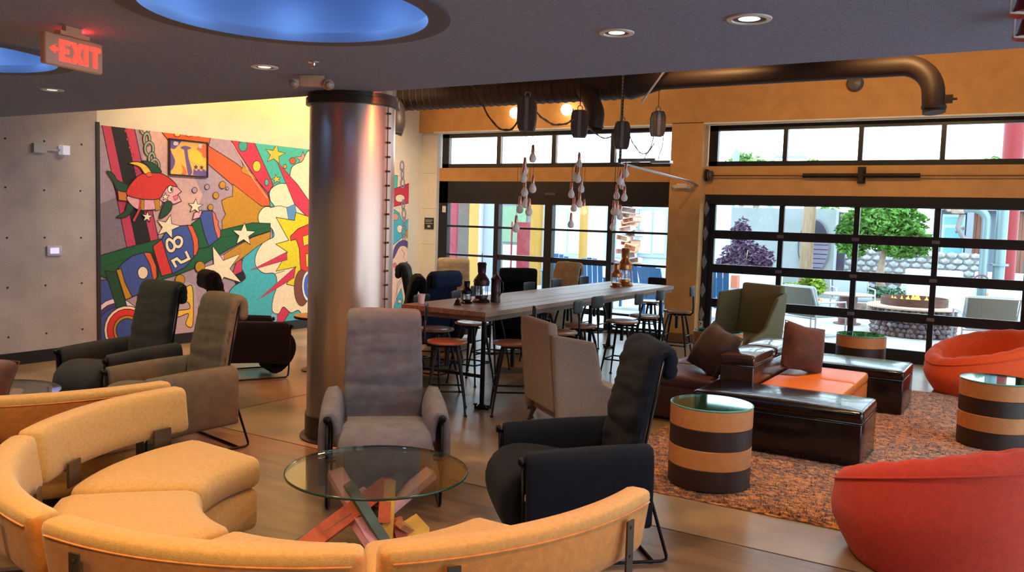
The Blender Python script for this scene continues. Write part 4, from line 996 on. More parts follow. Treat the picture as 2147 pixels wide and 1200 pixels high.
# ---- modular leather sofa
lblack = mat('leather_black_gloss', (.004, .003, .004), .2, bump=.25, bscale=14, coat=.15); lbrown = mat('leather_plum', (.075, .032, .032), .32, bump=.2, bscale=18)
lor = mat('leather_orange', (.80, .20, .03), .42, bump=.15, bscale=20); ldark = mat('leather_espresso', (.045, .02, .014), .2, bump=.2, bscale=14, coat=.3)
def block(name, label, x0, x1, y0, y1, h, m_, zb=.02, base=None, nseat=1, axis=1, cat='ottoman', grp='blocks of the modular leather sofa', pm=None):
    t = thing(name, label, cat, ((x0 + x1) / 2, (y0 + y1) / 2, 0.0), 0, grp)
    w_, d = x1 - x0, y1 - y0; th = .09
    m = MB(); m.rbox((0, 0, (zb + h - th) / 2), (w_ - .006, d - .006, h - th - zb), .015, (3, 3, 2), (0, 0, 0)); m.build('body', m_, t, smooth='auto')
    for i in range(nseat):
        m = MB()
        if axis == 1: m.rbox((0, -d / 2 + d / nseat * (i + .5), h - th / 2), (w_, d / nseat - .002, th), .028, (8, 8, 2), (0, 0, .022))
        else: m.rbox((-w_ / 2 + w_ / nseat * (i + .5), 0, h - th / 2), (w_ / nseat - .002, d, th), .028, (8, 8, 2), (0, 0, .022))
        cu = m.build('cushion', pm or m_, t, smooth=True)
        # piping round the cushion's lower edge
        xx0, xx1, yy0, yy1 = (-w_ / 2, w_ / 2, -d / 2 + d / nseat * i, -d / 2 + d / nseat * (i + 1)) if axis == 1 else (-w_ / 2 + w_ / nseat * i, -w_ / 2 + w_ / nseat * (i + 1), -d / 2, d / 2)
        m = MB(); e = .003; m.tube([(xx0 + e, yy0 + e, h - th + .004), (xx1 - e, yy0 + e, h - th + .004), (xx1 - e, yy1 - e, h - th + .004), (xx0 + e, yy1 - e, h - th + .004)], .004, 6, closed=True); m.build('piping', m_, cu, smooth=True)
    return t
RZ0 = .02
block('sofa_bench', 'glossy black leather bench nearest the front, beside the striped drum table', -2.26, -.98, 6.48, 7.14, .43, lblack, nseat=1, axis=0)
block('sofa_bench', 'glossy black leather bench at the back, between orange chair and window', -2.20, -.97, 8.62, 9.36, .43, lblack, nseat=1, axis=0)
block('sofa_bench', 'orange leather sofa seat block with two cushions in the middle', -1.95, -1.27, 7.18, 8.58, .40, lor, nseat=2, axis=1)
block('sofa_back_block', 'dark glossy leather backrest block dividing orange and plum seats', -2.27, -1.97, 7.18, 8.58, .64, ldark, nseat=2, axis=1)
block('sofa_bench', 'plum brown leather seat block on the left of the dividing backrest', -2.98, -2.29, 7.10, 8.58, .40, lbrown, nseat=2, axis=1)
# pillows
def pillow(label, loc, size, rx, rz, m_, ry=0):
    t = thing('throw_pillow', label, 'pillow', loc, rz, 'throw pillows')
    m = MB(); s = size / 2
    def f(x, y, z):
        k = max(abs(x), abs(z)) / s; ex = 1 - .10 * (1 - min(1, (abs(x) * abs(z)) / (s * s))) * (k ** 4)
        th = max(.10, (1 - (abs(x) / s) ** 3.0) * (1 - (abs(z) / s) ** 3.0)) ** .6
        return (x * ex, y * th, z * ex + s)
    m.rbox((0, 0, 0), (size, .24, size), .05, (12, 2, 12), (0, 0.01, 0), f, T3(rx=rx, ry=ry)); m.build('cover', m_, t, smooth=True)
    pts = []
    m = MB()
    P = [(-s, -s), (s, -s), (s, s), (-s, s)]; pts = []
    for i in range(4):
        a, b = P[i], P[(i + 1) % 4]
        for j in range(6):
            u = j / 6; x = a[0] + (b[0] - a[0]) * u; z = a[1] + (b[1] - a[1]) * u; e = 1 - .10 * (1 - min(1, abs(x * z) / (s * s)))
            pts.append((x * e, 0, z * e + s))
    m.tube(pts, .006, 6, closed=True, M=T3(rx=rx, ry=ry)); m.build('piping', m_, t, smooth=True)
    return t
vel = mat('velvet_rust', (.085, .018, .008), .8, var=.4, vscale=9, sheen=.12); vel2 = mat('velvet_brown', (.04, .015, .012), .8, var=.4, vscale=9, sheen=.12)
pillow('rust brown pillow leaning against the dividing backrest on the orange seat', (-1.76, 7.98, .43), .44, -.24, math.radians(48), vel, .22)
pillow('dark brown pillow on the plum seat, slumped on the backrest', (-2.52, 7.42, .43), .44, -.5, math.radians(-35), vel2, .25)
pillow('rust velvet pillow on the sofa at the left frame edge', (-5.42, 2.62, .47), .36, -.3, math.radians(62), mat('velvet_orange_rust', (.10, .018, .006), .7, var=.7, vscale=7, sheen=.15), .25)
# ---- drum tables
bt = mat('drum_tan', (.56, .22, .065), .5, var=.08, vscale=20, bump=.1); bd = mat('drum_brown', (.026, .009, .006), .5, var=.1, vscale=20)
dgl = glass_mat('drum_glass', (.55, .85, .80), .22, .03)
def drum(label, x, y, z=0):
    t = thing('drum_table', label, 'side table', (x, y, z), 0, 'striped drum side tables'); r = .27; hs = [0, .135, .265, .395, .525]
    for i in range(4):
        m = MB(); rr = r + (.0015 if i % 2 else 0); m.lathe([(rr - .004, hs[i]), (rr, hs[i] + .004), (rr, hs[i + 1] - .004), (rr - .004, hs[i + 1])], 64); m.build('band', bt if i % 2 else bd, t, smooth='auto')
    m = MB(); m.lathe([(0, .526), (r - .004, .526), (r - .002, .528), (r - .002, .534), (r - .004, .536), (0, .536)], 64); g = m.build('glass_top', dgl, t, smooth='auto')
    m = MB(); m.lathe([(r - .003, .5255), (r + .003, .528), (r + .003, .535), (r - .003, .5365)], 64); m.f = [f for f in m.f if len(f) == 4]; m.build('glass_edge', mat('edge_aqua', (.10, .42, .36), .12), g, smooth=True)
    return t
RG = .026
drum('orange and brown striped drum table nearest the camera, before the black bench', -1.78, 5.51, RG)
drum('striped drum table at the right edge between the two orange lounge chairs', -.20, 7.96, RG)
drum('striped drum table beside the olive wing chair', -2.98, 9.32, RG)
drum('striped drum table in front of the garage door, behind the black bench', -1.66, 10.50)
# ---- orange tub lounge chairs
oran = mat('boucle_orange', (.86, .10, .018), .85, var=.06, vscale=40, bump=.25, bscale=180, sheen=.08); cor = mat('boucle_coral', (.62, .050, .022), .85, var=.10, vscale=30, bump=.25, bscale=180, sheen=.08)
def tub(label, m_, loc, back_dir, R=.52, hb=.66, hf=.36):
    t = thing('tub_chair', label, 'armchair', (loc[0], loc[1], loc[2]), math.atan2(back_dir[1], back_dir[0]), 'orange tub lounge chairs')
    n = 96
    def rim(a):      # a = 0 at the back
        c = (1 + math.cos(a)) / 2
        return hf + (hb - hf) * (c ** .75)
    def sc_(a): return 1 + .10 * (math.cos(a) < 0) * (-math.cos(a)) * .4
    prof = []   # radius factor, height function -> rings from the floor outside, over the rim, to the seat
    rings = []
    K = 30
    for k in range(K + 1):
        ring = []
        u = k / K
        for j in range(n):
            a = 2 * PI * j / n; H = rim(a); s = sc_(a)
            if u <= .45:
                q = u / .45; r = R * (.80 + .20 * math.sin(min(1, q * 1.25) * PI / 2) - .035 * max(0, q - .6) * 2.5); z = .01 + (H - .10) * q
            elif u <= .7:
                q = (u - .45) / .25; th = q * PI; rr = .085; cr = R * .965 - rr; r = cr + rr * math.cos(th); z = H - .09 + .085 * math.sin(th)
            else:
                q = (u - .7) / .3; r0 = R * .965 - .17; r = r0 * (1 - q) ** .8 if q < 1 else 0
                zs = .30 + .02 * math.cos(a); z = (H - .09) + (zs - (H - .09)) * min(1, (q * 2.6)) ** .7
                if q > .385: z = zs
            puff = .010 * abs(math.sin(a * 9)) * (1 if u > .5 else .25 * max(0, u - .35) * 10 * .4) * (1 if u < .97 else 0)
            z += puff * (1 if u > .45 else 0)
            ring.append((r * s * math.cos(a), r * math.sin(a), z))
        rings.append(ring)
    vs = [p for r in rings for p in r]; fs = []
    for k in range(K):
        for j in range(n): fs.append((k * n + j, k * n + (j + 1) % n, (k + 1) * n + (j + 1) % n, (k + 1) * n + j))
    fs.append(tuple(reversed(range(n))))
    m = MB(); m.add(vs, fs); m.build('shell', m_, t, smooth=True)
    def puffs(x, y, z):
        a = math.atan2(y, x); rr = math.hypot(x, y); return (x, y, z + .014 * abs(math.sin(a * 5)) * min(1, rr / .12) * (1 if z > 0 else 0))
    m = MB(); m.lathe([(0, .275), (.25, .275), (.315, .295), (.325, .325), (.30, .36), (.22, .382), (.1, .378), (0, .366)], 60); m.v = [puffs(*p) for p in m.v]; m.build('seat_cushion', m_, t, smooth=True)
    m = MB(); pts = []
    for j in range(72):
        a = 2 * PI * j / 72; H = rim(a); r = R * .972; pts.append((r * sc_(a) * math.cos(a), r * math.sin(a), H - .075))
    m.tube(pts, .0055, 6, closed=True); m.build('rim_seam', m_, t, smooth=True)
    # stitched creases that run from rim into the seat
    for j in range(9):
        a = PI * 2 * (j + .5) / 9; 
    return t
tub('bright orange tub chair by the garage door at the right edge', oran, (-.38, 10.50, .0), (.80, .60), .60, .70, .40)
tub('coral red tub chair in the right foreground, back towards the camera', cor, (-.31, 4.96, .0), (.80, -.60), .57, .73, .36)
# ================================================================ CEILING FITTINGS
trimw = mat('trim_white', (.75, .74, .72), .45); lensm = mat('lens_warm', (1, .9, .7), .4, emit=(1, .78, .45), estr=3.0); lensw = mat('lens_cool', (1, 1, 1), .4, emit=(.75, .95, 1), estr=1.6); baf = mat('baffle_dark', (.10, .08, .07), .5)
def downlight(label, x, y, lens, r=.062):
    t = thing('downlight', label, 'ceiling light', (x, y, CEIL), 0, 'recessed downlights in the dark ceiling')
    m = MB(); m.lathe([(r + .022, -.001), (r + .02, -.007), (r, -.009), (r - .002, -.002)], 36, cap=False); m.build('trim_ring', trimw, t, smooth='auto')
    m = MB(); m.lathe([(r, -.0025), (r * .62, -.002)], 36, cap=False); m.build('baffle', baf, t, smooth=True)
    m = MB(); m.lathe([(r * .62, -.003), (0, -.0035)], 36); m.build('lens', lens, t, smooth=True)
downlight('round downlight in the ceiling nearest the right, glowing pale cyan', -1.13, 3.75, lensw, .075)
downlight('round downlight with white trim and dark center, second from the right', -1.77, 3.77, lensm)
downlight('round warm downlight between the blue dome and the column', -4.18, 3.78, lensm)
downlight('small warm downlight at the far left of the ceiling', -6.65, 3.86, lensm)
chrome = mat('chrome', (.7, .7, .72), .2, metal=1)
t = thing('sprinkler', 'small chrome sprinkler head on the dark ceiling by the column', 'sprinkler', (-3.76, 3.78, CEIL))
m = MB(); m.lathe([(.035, -.001), (.033, -.006), (.012, -.008), (.010, -.022), (0, -.022)], 20); m.build('escutcheon', chrome, t, smooth='auto')
m = MB(); m.lathe([(0, -.036), (.018, -.036), (.016, -.039), (0, -.039)], 14); m.cyl((.009, 0, -.02), (.009, 0, -.037), .002, n=5); m.cyl((-.009, 0, -.02), (-.009, 0, -.037), .002, n=5); m.build('deflector', chrome, t)
# exit sign
La = at(88, 63, 2, 2.60); Ra = at(210, 94, 2, 2.60)
La.z = Ra.z = 0
dv = (Ra - La); wdt = dv.length; dv.normalize(); cx_ = (La + Ra) / 2
ex = thing('exit_sign', 'red lit EXIT sign with arrow hanging from the dark ceiling', 'sign', (cx_.x, cx_.y, 2.45), math.atan2(dv.y, dv.x))
hs_ = wdt / 2; hh_ = .078
houm = mat('exit_housing', (.62, .34, .22), .5, emit=(1, .25, .12), estr=.04); redm = mat('exit_red', (.9, .02, .01), .4, emit=(1, .035, .02), estr=3.2)
m = MB(); m.rbox((0, 0, .07), (2 * hs_, .042, 2 * hh_), .012, (2, 1, 2)); m.build('housing', houm, ex, smooth='auto')
m = MB(); m.box((-.09, -.022, .15), (.09, .022, .170)); m.box((-.05, -.014, .168), (.05, .014, .2)); m.build('canopy', houm, ex)
def letters(par, txt, size, m_, loc, rot, name='lettering', ext=.001, off=.0, align='CENTER', sx=1):
    c = bpy.data.curves.new(name, 'FONT'); c.body = txt; c.size = size; c.extrude = ext; c.offset = off; c.align_x = align; c.align_y = 'CENTER'
    o = bpy.data.objects.new(name, c); C.objects.link(o); o.data.materials.append(m_); o.parent = par; o.location = loc; o.rotation_euler = rot; o.scale = (sx, 1, 1)
    return o
k_ = hs_ / .155
m = MB(); y_ = -.0225
def bar(mb, x0, z0, x1, z1): mb.box((x0 * k_, y_ - .002, z0), (x1 * k_, y_, z1))
def slant(mb, xa, za, xb, zb, w_): mb.prism([(xa * k_ - w_ * k_, za), (xa * k_ + w_ * k_, za), (xb * k_ + w_ * k_, zb), (xb * k_ - w_ * k_, zb)], 0, .002, Matrix(((1, 0, 0, 0), (0, 0, -1, y_), (0, 1, 0, 0), (0, 0, 0, 1))))
zb_, zt_ = .018, .122
bar(m, -.085, zb_, -.062, zt_); bar(m, -.062, zt_ - .02, -.030, zt_); bar(m, -.062, .06, -.036, .08); bar(m, -.062, zb_, -.030, zb_ + .02)
slant(m, -.012, zb_, .030, zt_, .0115); slant(m, .030, zb_, -.012, zt_, .0115)
bar(m, .046, zb_, .068, zt_); bar(m, .078, zt_ - .02, .138, zt_); bar(m, .097, zb_, .119, zt_)
m.build('lettering', redm, ex)
m = MB(); m.prism([(-.137 * k_, .07), (-.108 * k_, .092), (-.108 * k_, .078), (-.094 * k_, .078), (-.094 * k_, .062), (-.108 * k_, .062), (-.108 * k_, .048)], 0, .002, Matrix(((1, 0, 0, 0), (0, 0, -1, y_), (0, 1, 0, 0), (0, 0, 0, 1)))); m.build('arrow', mat('exit_red_dim', (.7, .05, .03), .4, emit=(1, .08, .04), estr=1.2), ex)
light('exit_glow', 'POINT', (cx_.x - .06, cx_.y + .07, 2.625), 1.3, (1, .03, .02), shadow_soft_size=.01)
# emergency lights
emw = mat('emergency_beige', (.62, .42, .30), .5); emw2 = mat('emergency_white', (.70, .60, .48), .5); eml = mat('lamp_lens', (.55, .5, .45), .15, metal=.2)
def emergency(label, loc, rz, m_, up=1):
    t = thing('emergency_light', label, 'emergency light', loc, rz, sc_=.8)
    m = MB(); m.rbox((0, 0, 0), (.20, .07, .09), .012, (2, 1, 2)); m.build('housing', m_, t, smooth='auto')
    for s in (-1, 1):
        m = MB(); M = T3(.135 * s, -.02, -.02, rx=PI / 2 + .5, rz=.35 * s); m.lathe([(0, -.035), (.03, -.035), (.04, .0), (.044, .03), (.040, .034), (0, .034)], 20, M); hd = m.build('lamp_head', m_, t, smooth='auto')
        m = MB(); m.lathe([(.038, .035), (0, .037)], 20, M); m.build('lens', eml, hd, smooth=True)
        m = MB(); m.cyl((.09 * s, 0, -.01), (.13 * s, -.01, -.02), .012, n=8); m.build('knuckle', m_, t)
    return t
emergency('beige twin-head emergency light on the ceiling by the column top', (-4.13, 4.14, CEIL - .037), math.radians(35), emw)
emergency('cream twin-head emergency light on the tan pier above the stools', (-4.47, 11.955, 2.30), 0, emw2)
# things on the concrete wall
cw = mat('steel_light', (.45, .42, .40), .35, metal=.7); cw2 = mat('lamp_bright', (.8, .82, .9), .3, emit=(.8, .85, 1), estr=.3)
t = thing('wall_lamp', 'small steel box lamp pair high on the concrete wall', 'wall lamp', (-9.35, 5.35, 2.36))
m = MB(); m.box((0, -.16, -.05), (.05, -.02, .05)); m.box((.0, -.02, -.02), (.03, .14, .01)); m.build('lamp_body', cw, t)
m = MB(); m.box((0, .14, -.05), (.09, .22, .05)); m.build('lamp_face', cw2, t)
t = thing('thermostat', 'small white wall panel with glowing violet screen on concrete wall', 'thermostat', (-9.35, 5.42, 1.235))
m = MB(); m.rbox((.012, 0, 0), (.024, .17, .11), .006, (1, 2, 2)); m.build('panel', mat('panel_white', (.55, .52, .62), .4), t, smooth='auto')
m = MB(); m.box((.0242, -.05, -.03), (.0255, .05, .035)); m.build('screen', mat('screen_violet', (.3, .3, .8), .3, emit=(.45, .4, 1), estr=1.6), t)
# ================================================================ DUCTS, TRACK, PENDANTS
dm = bpy.data.materials.new('spiral_duct'); dm.use_nodes = True; b_ = dm.node_tree.nodes['Principled BSDF']; b_.inputs['Base Color'].default_value = (.050, .027, .020, 1); b_.inputs['Metallic'].default_value = .1; b_.inputs['Roughness'].default_value = .55
DY, DZ = 9.6, 3.43
dt = thing('air_duct', 'long brown spiral air duct running under the high ceiling', 'duct', (-4.3, DY, DZ))
m = MB(); xs_ = []; rs_ = []; x = -4.7
n_r = 42
while x < 0.0: 
    xs_ += [(x, 0, 0), (x + .004, 0, 0), (x + .012, 0, 0), (x + .016, 0, 0)]; rs_ += [.195, .203, .203, .195]; x += 4.7 / n_r
xs_.append((0, 0, 0)); rs_.append(.195)
m.tube(xs_, rs_, 32); m.build('spiral_pipe', dm, dt, smooth='auto')
m = MB(); m.tube([(0, 0, 0), (.02, 0, 0), (.35, 0, 0), (.37, 0, 0)], [.205, .205, .12, .12], 28); m.build('reducer', dm, dt, smooth='auto')
m = MB(); pts = [(.36, 0, 0), (3.0, 0, 0)] + [(3.0 + .32 * math.sin(a), -.06 * (1 - math.cos(a)), -.32 * (1 - math.cos(a))) for a in [PI / 2 * i / 9 for i in range(1, 10)]] + [(3.34, -.08, -.50)]
m.tube(pts, .108, 28); m.build('narrow_pipe', dm, dt, smooth='auto')
m = MB(); m.tube([(3.335, -.078, -.43), (3.335, -.078, -.46)], [.118, .118], 24); m.box((3.43, -.11, -.41), (3.50, -.05, -.33)); m.cyl((3.49, -.08, -.37), (3.54, -.08, -.37), .012, n=8); m.build('end_flange', dm, dt, smooth='auto')
for nm, P, rr in (('branch', [(-3.55, -.05, -.05), (-3.45, -.18, -.20), (-3.38, -.26, -.33), (-3.36, -.28, -.42), (-3.40, -.30, -.55)], .11), ('branch', [(-.62, -.05, -.02), (-.45, -.20, -.17), (-.30, -.34, -.34), (-.26, -.38, -.44), (-.27, -.40, -.58)], .105)):
    m = MB(); m.tube(spline(P, 5), rr, 22, caps=False); m.tube([Vector(P[-1]) + Vector((0, 0, .02)), Vector(P[-1])], [rr + .012, rr + .012], 22, caps=False); m.build(nm, dm, dt, smooth='auto')
m = MB()
for xx in (-4.2, -2.4, -1.0, 1.4, 2.7): m.cyl((xx, 0, .10), (xx, 0, HIGH - DZ - .0), .006, n=6)
m.build('hanger_rod', rod_m, dt)
# stub of another duct hanging at the left over the mural
p = at(370, 222, 1, 7.6)
t = thing('duct_stub', 'dark duct mouth just under the ceiling edge above the mural', 'duct', (p.x, p.y, p.z - .06))
m = MB(); m.tube([(-.25, .1, .42), (-.12, .05, .2), (0, 0, .0)], [.11, .11, .11], 22, caps=False); m.tube([(-.0, 0, .02), (0.01, 0, -.005)], [.12, .12], 22, caps=False); m.build('duct_body', dm, t, smooth='auto')
m = MB(); m.cyl((-.3, .1, .4), (-.3, .1, HIGH - p.z + .06), .006, n=6); m.build('hanger_rod', rod_m, t)
# globe bulbs on the high window wall
for u, v, lab in ((1080, 237, 'glowing globe bulb on the tan wall above the glass entry, left one'), (1188, 230, 'glowing globe bulb on the tan wall, right of the first pulley block')):
    p = at(u, v, 1, 11.85)
    t = thing('globe_light', lab, 'wall light', (p.x, 12.0, p.z), 0, 'glowing globe bulbs on the header')
    m = MB(); m.lathe([(0, -.09)] + [(.09 * math.sin(a), -.09 * math.cos(a)) for a in [PI * i / 12 for i in range(1, 12)]] + [(0, .09)], 24, T3(0, -.15, 0)); m.build('globe', mat('globe_glow', (1, .85, .6), .4, emit=(1, .72, .38), estr=14), t, smooth=True)
    m = MB(); m.lathe([(0, 0), (.045, 0), (.04, .03), (.022, .04), (.022, .07), (0, .07)], 18, T3(rx=PI / 2)); m.build('socket', rod_m, t, smooth='auto')
# smoke detector / speaker on the header under the narrow duct
p = at(1790, 173, 1, 11.9)
t = thing('speaker', 'small dark dome on the tan header below the duct', 'speaker', (p.x, 12.0, p.z)); m = MB(); m.lathe([(0.11, 0), (.11, .02), (.08, .06), (0, .08)], 28, T3(rx=PI / 2)); m.build('dome', mat('dome_dark', (.10, .09, .10), .4), t, smooth='auto')
# pulley block pendants
pul = mat('pulley_wood', (.075, .042, .032), .5, var=.35, vscale=9, bump=.3, stretch=(5, 5, 1)); pul2 = mat('pulley_iron', (.22, .20, .21), .45, metal=.5, var=.2, vscale=12)
cordm = mat('cord_brown', (.16, .09, .06), .8); frost = mat('bulb_frost', (.80, .74, .72), .25, emit=(1, .8, .7), estr=.05); cop = mat('socket_copper', (.62, .27, .20), .3, metal=.85); lit = mat('bulb_lit', (1, .8, .5), .3, emit=(1, .62, .28), estr=1.2)
def block_shape(t, hw, hh, th):
    P = [(-hw * .72, -hh), (hw * .72, -hh), (hw * .9, -hh * .8), (hw, -hh * .3), (hw, hh * .5), (hw * .8, hh * .9), (hw * .6, hh), (-hw * .6, hh), (-hw * .8, hh * .9), (-hw, hh * .5), (-hw, -hh * .3), (-hw * .9, -hh * .8)]
    MM = Matrix(((1, 0, 0, 0), (0, 0, -1, 0), (0, 1, 0, 0), (0, 0, 0, 1)))
    m = MB(); m.prism(P, -th / 2, -th / 6, MM); m.prism(P, th / 6, th / 2, MM); m.build('cheek', pul, t)
    m = MB(); m.prism([(a * .86, b * .9) for a, b in P], -th / 6, th / 6, MM); m.build('shell', pul, t)
    m = MB(); m.box((-.018, -th / 2 - .006, -hh * .95), (.018, -th / 2, hh * .95)); m.box((-.018, th / 2, -hh * .95), (.018, th / 2 + .006, hh * .95)); m.cyl((0, -th / 2 - .012, 0), (0, th / 2 + .012, 0), .02, n=10); m.build('strap', pul2, t)
    m = MB(); m.tube([(.028 * math.cos(a), 0, hh + .028 + .028 * math.sin(a)) for a in [2 * PI * i / 12 for i in range(12)]], .006, 6, closed=True); m.build('shackle', pul2, t)
pend = [((1105, 240), 7.5, .17, [(57, 150), (40, 176), (38, 192), (40, 222), (57, 214), (30, 257), (42, 246), (49, 262), (22, 297)], 1060, 180, 'pulley block pendant with nine bare bulbs, nearest of the row'),
        ((1215, 260), 8.7, .15, [(154, 163), (147, 190), (152, 194), (159, 215), (138, 226), (155, 246), (143, 255), (164, 261), (137, 289)], 1060, 180, 'pulley block pendant with bare bulbs over the middle of the table'),
        ((1304, 284), 9.2, .155, [(92, 233), (80, 249), (85, 258), (73, 279), (89, 283), (67, 312), (74, 313), (80, 322), (65, 345)], 1220, 130, 'pulley block pendant with bare bulbs, farthest over the table')]
for i, ((u, v), y, hh, bulbs, ou, ov, lab) in enumerate(pend):
    p = at(u, v, 1, y)
    t = thing('pulley_pendant', lab, 'pendant light', (p.x, p.y, p.z - hh), 0, 'pulley block pendants over the long table')
    b0 = len(C.objects)
    e = bpy.data.objects.new('pulley_block', None); 
    # block turned 35 degrees
    sub = thing('tmp', '', '', (0, 0, 0)); bpy.data.objects.remove(sub)
    grp_before = set(C.objects)
    block_shape(t, .095, hh, .15)
    for o in [o for o in C.objects if o not in grp_before]: o.location = (0, 0, hh); o.rotation_euler = (0, 0, math.radians(25))
    m = MB(); m.cyl((0, 0, 2 * hh + .05), (0, 0, HIGH - (p.z - hh)), .005, n=6); m.build('hanging_rod', rod_m, t)
    for k, (bu, bv) in enumerate(bulbs):
        yy = y + .07 * math.sin(k * 2.4 + i)
        q = at(ou + bu * 1.0, ov + bv * 1.0, 1, yy); lx, ly, lz = q.x - p.x, yy - p.y, q.z - (p.z - hh)
        m = MB(); tx, ty = max(-.06, min(.06, lx)), max(-.05, min(.05, ly))
        m.tube([(tx, ty, .01), (lx * .97, ly, max(-.08, lz + .12) if lz < -.25 else lz + .14), (lx, ly, lz + .115)], .0022, 5); cdn = m.build('bulb_cord', rod_m, t)
        m = MB(); m.lathe([(0, .125), (.012, .125), (.016, .10), (.019, .06), (.017, .045), (0, .045)], 14, T3(lx, ly, lz)); m.build('socket', cop, cdn, smooth='auto')
        m = MB(); m.lathe([(.014, .05), (.022, .03), (.036, .0), (.038, -.018), (.030, -.042), (.014, -.052), (0, -.054)], 18, T3(lx, ly, lz)); m.build('bulb', lit if (i == 1 and k == 7) else frost, cdn, smooth=True)
# fourth block, cords to the track
p = at(1379, 260, 1, 9.9)
t = thing('pulley_block', 'weathered pulley block hanging alone by the door track', 'pulley', (p.x, p.y, p.z - .16)); g0 = set(C.objects); block_shape(t, .085, .15, .13)
for o in [o for o in C.objects if o not in g0]: o.location = (0, 0, .16); o.rotation_euler = (0, 0, math.radians(35))
m = MB(); m.cyl((0, 0, .36), (0, 0, HIGH - p.z + .16), .004, n=6); m.build('hanging_rod', rod_m, t)
def cord(label, pix, y, r=.009, m_=cordm, y2=None):
    P = [at(u, v, 1, (y if y2 is None else y + (y2 - y) * i / (len(pix) - 1))) for i, (u, v) in enumerate(pix)]
    m = MB(); m.tube(spline(P, 6), r, 7); m.tube([q + Vector((0, .012 * math.sin(i * .9), .012 * math.cos(i * .9))) for i, q in enumerate(spline(P, 6))], r * .6, 6)
    o = m.build('power_cord', m_, smooth=True); return tag(o, label, 'cord', 'cords draped between the pulley blocks')
cord('brown cord drooping from the duct to the first pulley block', [(978, 172), (995, 185), (1008, 210), (1022, 240), (1045, 268), (1070, 272), (1090, 250)], 8.2, y2=7.55)
cord('brown cord drooping between the first and second pulley blocks', [(1122, 232), (1140, 250), (1165, 262), (1190, 258), (1205, 248)], 7.6, y2=8.65)
cord('thin cord drooping between the second and third pulley blocks', [(1226, 255), (1245, 278), (1270, 290), (1292, 282)], 8.7, .006, y2=9.7)
cord('thin cord from the third pulley block down to the perforated angle', [(1318, 280), (1330, 305), (1345, 322), (1360, 318), (1372, 300)], 9.75, .005, y2=9.9)
cord('white cord loop hanging below the lone pulley block', [(1370, 285), (1366, 305), (1356, 322), (1350, 335)], 9.9, .005, mat('cord_white', (.6, .58, .56), .7))
cord('pale cord hanging from the lone pulley block to the track end', [(1391, 285), (1389, 305), (1384, 320), (1380, 335)], 9.9, .005, mat('cord_white', (.6, .58, .56), .7))
# garage door track
galv = mat('galvanised', (.50, .55, .62), .35, metal=.85, var=.15, vscale=20)
tk = thing('door_track', 'galvanised garage door track curving down beside the pier', 'door track', (-4.26, 12.13, 0))
xk = 0
P = [(0, 0, .02), (0, 0, 1.6), (0, 0, 2.10)] + [(0, -.28 * (1 - math.cos(a)) , 2.10 + .24 * math.sin(a)) for a in [PI / 2 * i / 6 for i in range(1, 6)]] + [(0, -.42, 2.355), (0, -2.75, 2.445)]
m = MB()
for dx in (-.024, .024):
    for i in range(len(P) - 1):
        m.tube([Vector(P[i]) + Vector((dx, 0, 0)), Vector(P[i + 1]) + Vector((dx, 0, 0))], .008, 6)
for i in range(len(P) - 1):
    a, b = Vector(P[i]), Vector(P[i + 1]); m.add([a + Vector((-.024, 0, 0)), a + Vector((.024, 0, 0)), b + Vector((.024, 0, 0)), b + Vector((-.024, 0, 0))], [(0, 1, 2, 3)])
m.build('rail', galv, tk, smooth='auto')
m = MB(); m.box((-.05, -2.78, 2.46), (.42, -2.74, 2.50)); m.box((-.05, -2.78, 2.44), (-.01, -2.70, 2.50)); m.box((.1, -2.80, 2.46), (.2, -2.70, 2.475)); m.box((.38, -2.82, 2.44), (.62, -2.72, 2.47)); m.build('end_bar', galv, tk)
ph = MB(); ph.box((-.045, -2.765, 2.46), (-.042, -2.725, HIGH)); ph.box((-.045, -2.765, 2.46), (-.010, -2.762, HIGH)); ang = ph.build('perforated_angle', galv, tk)
m = MB()
for k in range(40): m.cyl((-.025, -2.7655, 2.50 + k * .04), (-.025, -2.7665, 2.50 + k * .04), .008, n=8)
m.build('angle_holes', hole, ang)
qa = at(1345, 215, 1, 9.35); qb = at(1391, 152, 1, 9.35)
m = MB(); d_ = (qb - qa) ; m.tube([qa - Vector((-4.26, 12.13, 0)), qb + d_ * 1.6 - Vector((-4.26, 12.13, 0))], .012, 6); m.build('diagonal_strut', mat('strut_white', (.7, .68, .68), .4, metal=.2), tk)
# red hanging thing partly in frame at the top right
dr = mat('pendant_red', (.25, .02, .012), .4)
p = at(2151, 30, 2, CEIL - .10); p2 = at(2155, 80, 2, CEIL - .10)
for i, (q, lab) in enumerate(((p, 'dark red louvred ceiling shade at the top right corner'), (p2, 'second dark red ceiling shade at the right edge, below the first'))):
    t = thing('ceiling_shade', lab, 'ceiling light', (q.x + .03, q.y, CEIL - .10), math.radians(35), 'dark red shades at the right edge')
    m = MB(); m.lathe([(.0, .1), (.05, .1), (.07, .02), (.09, 0), (.085, -.0), (0, .03)], 24); m.build('shade', dr, t, smooth='auto')
    m = MB(); m.box((-.10, -.004, -.004), (-.02, .004, .004)); m.box((-.10, -.004, -.004), (-.094, .004, .10)); m.build('blade_edge', trimw, t)
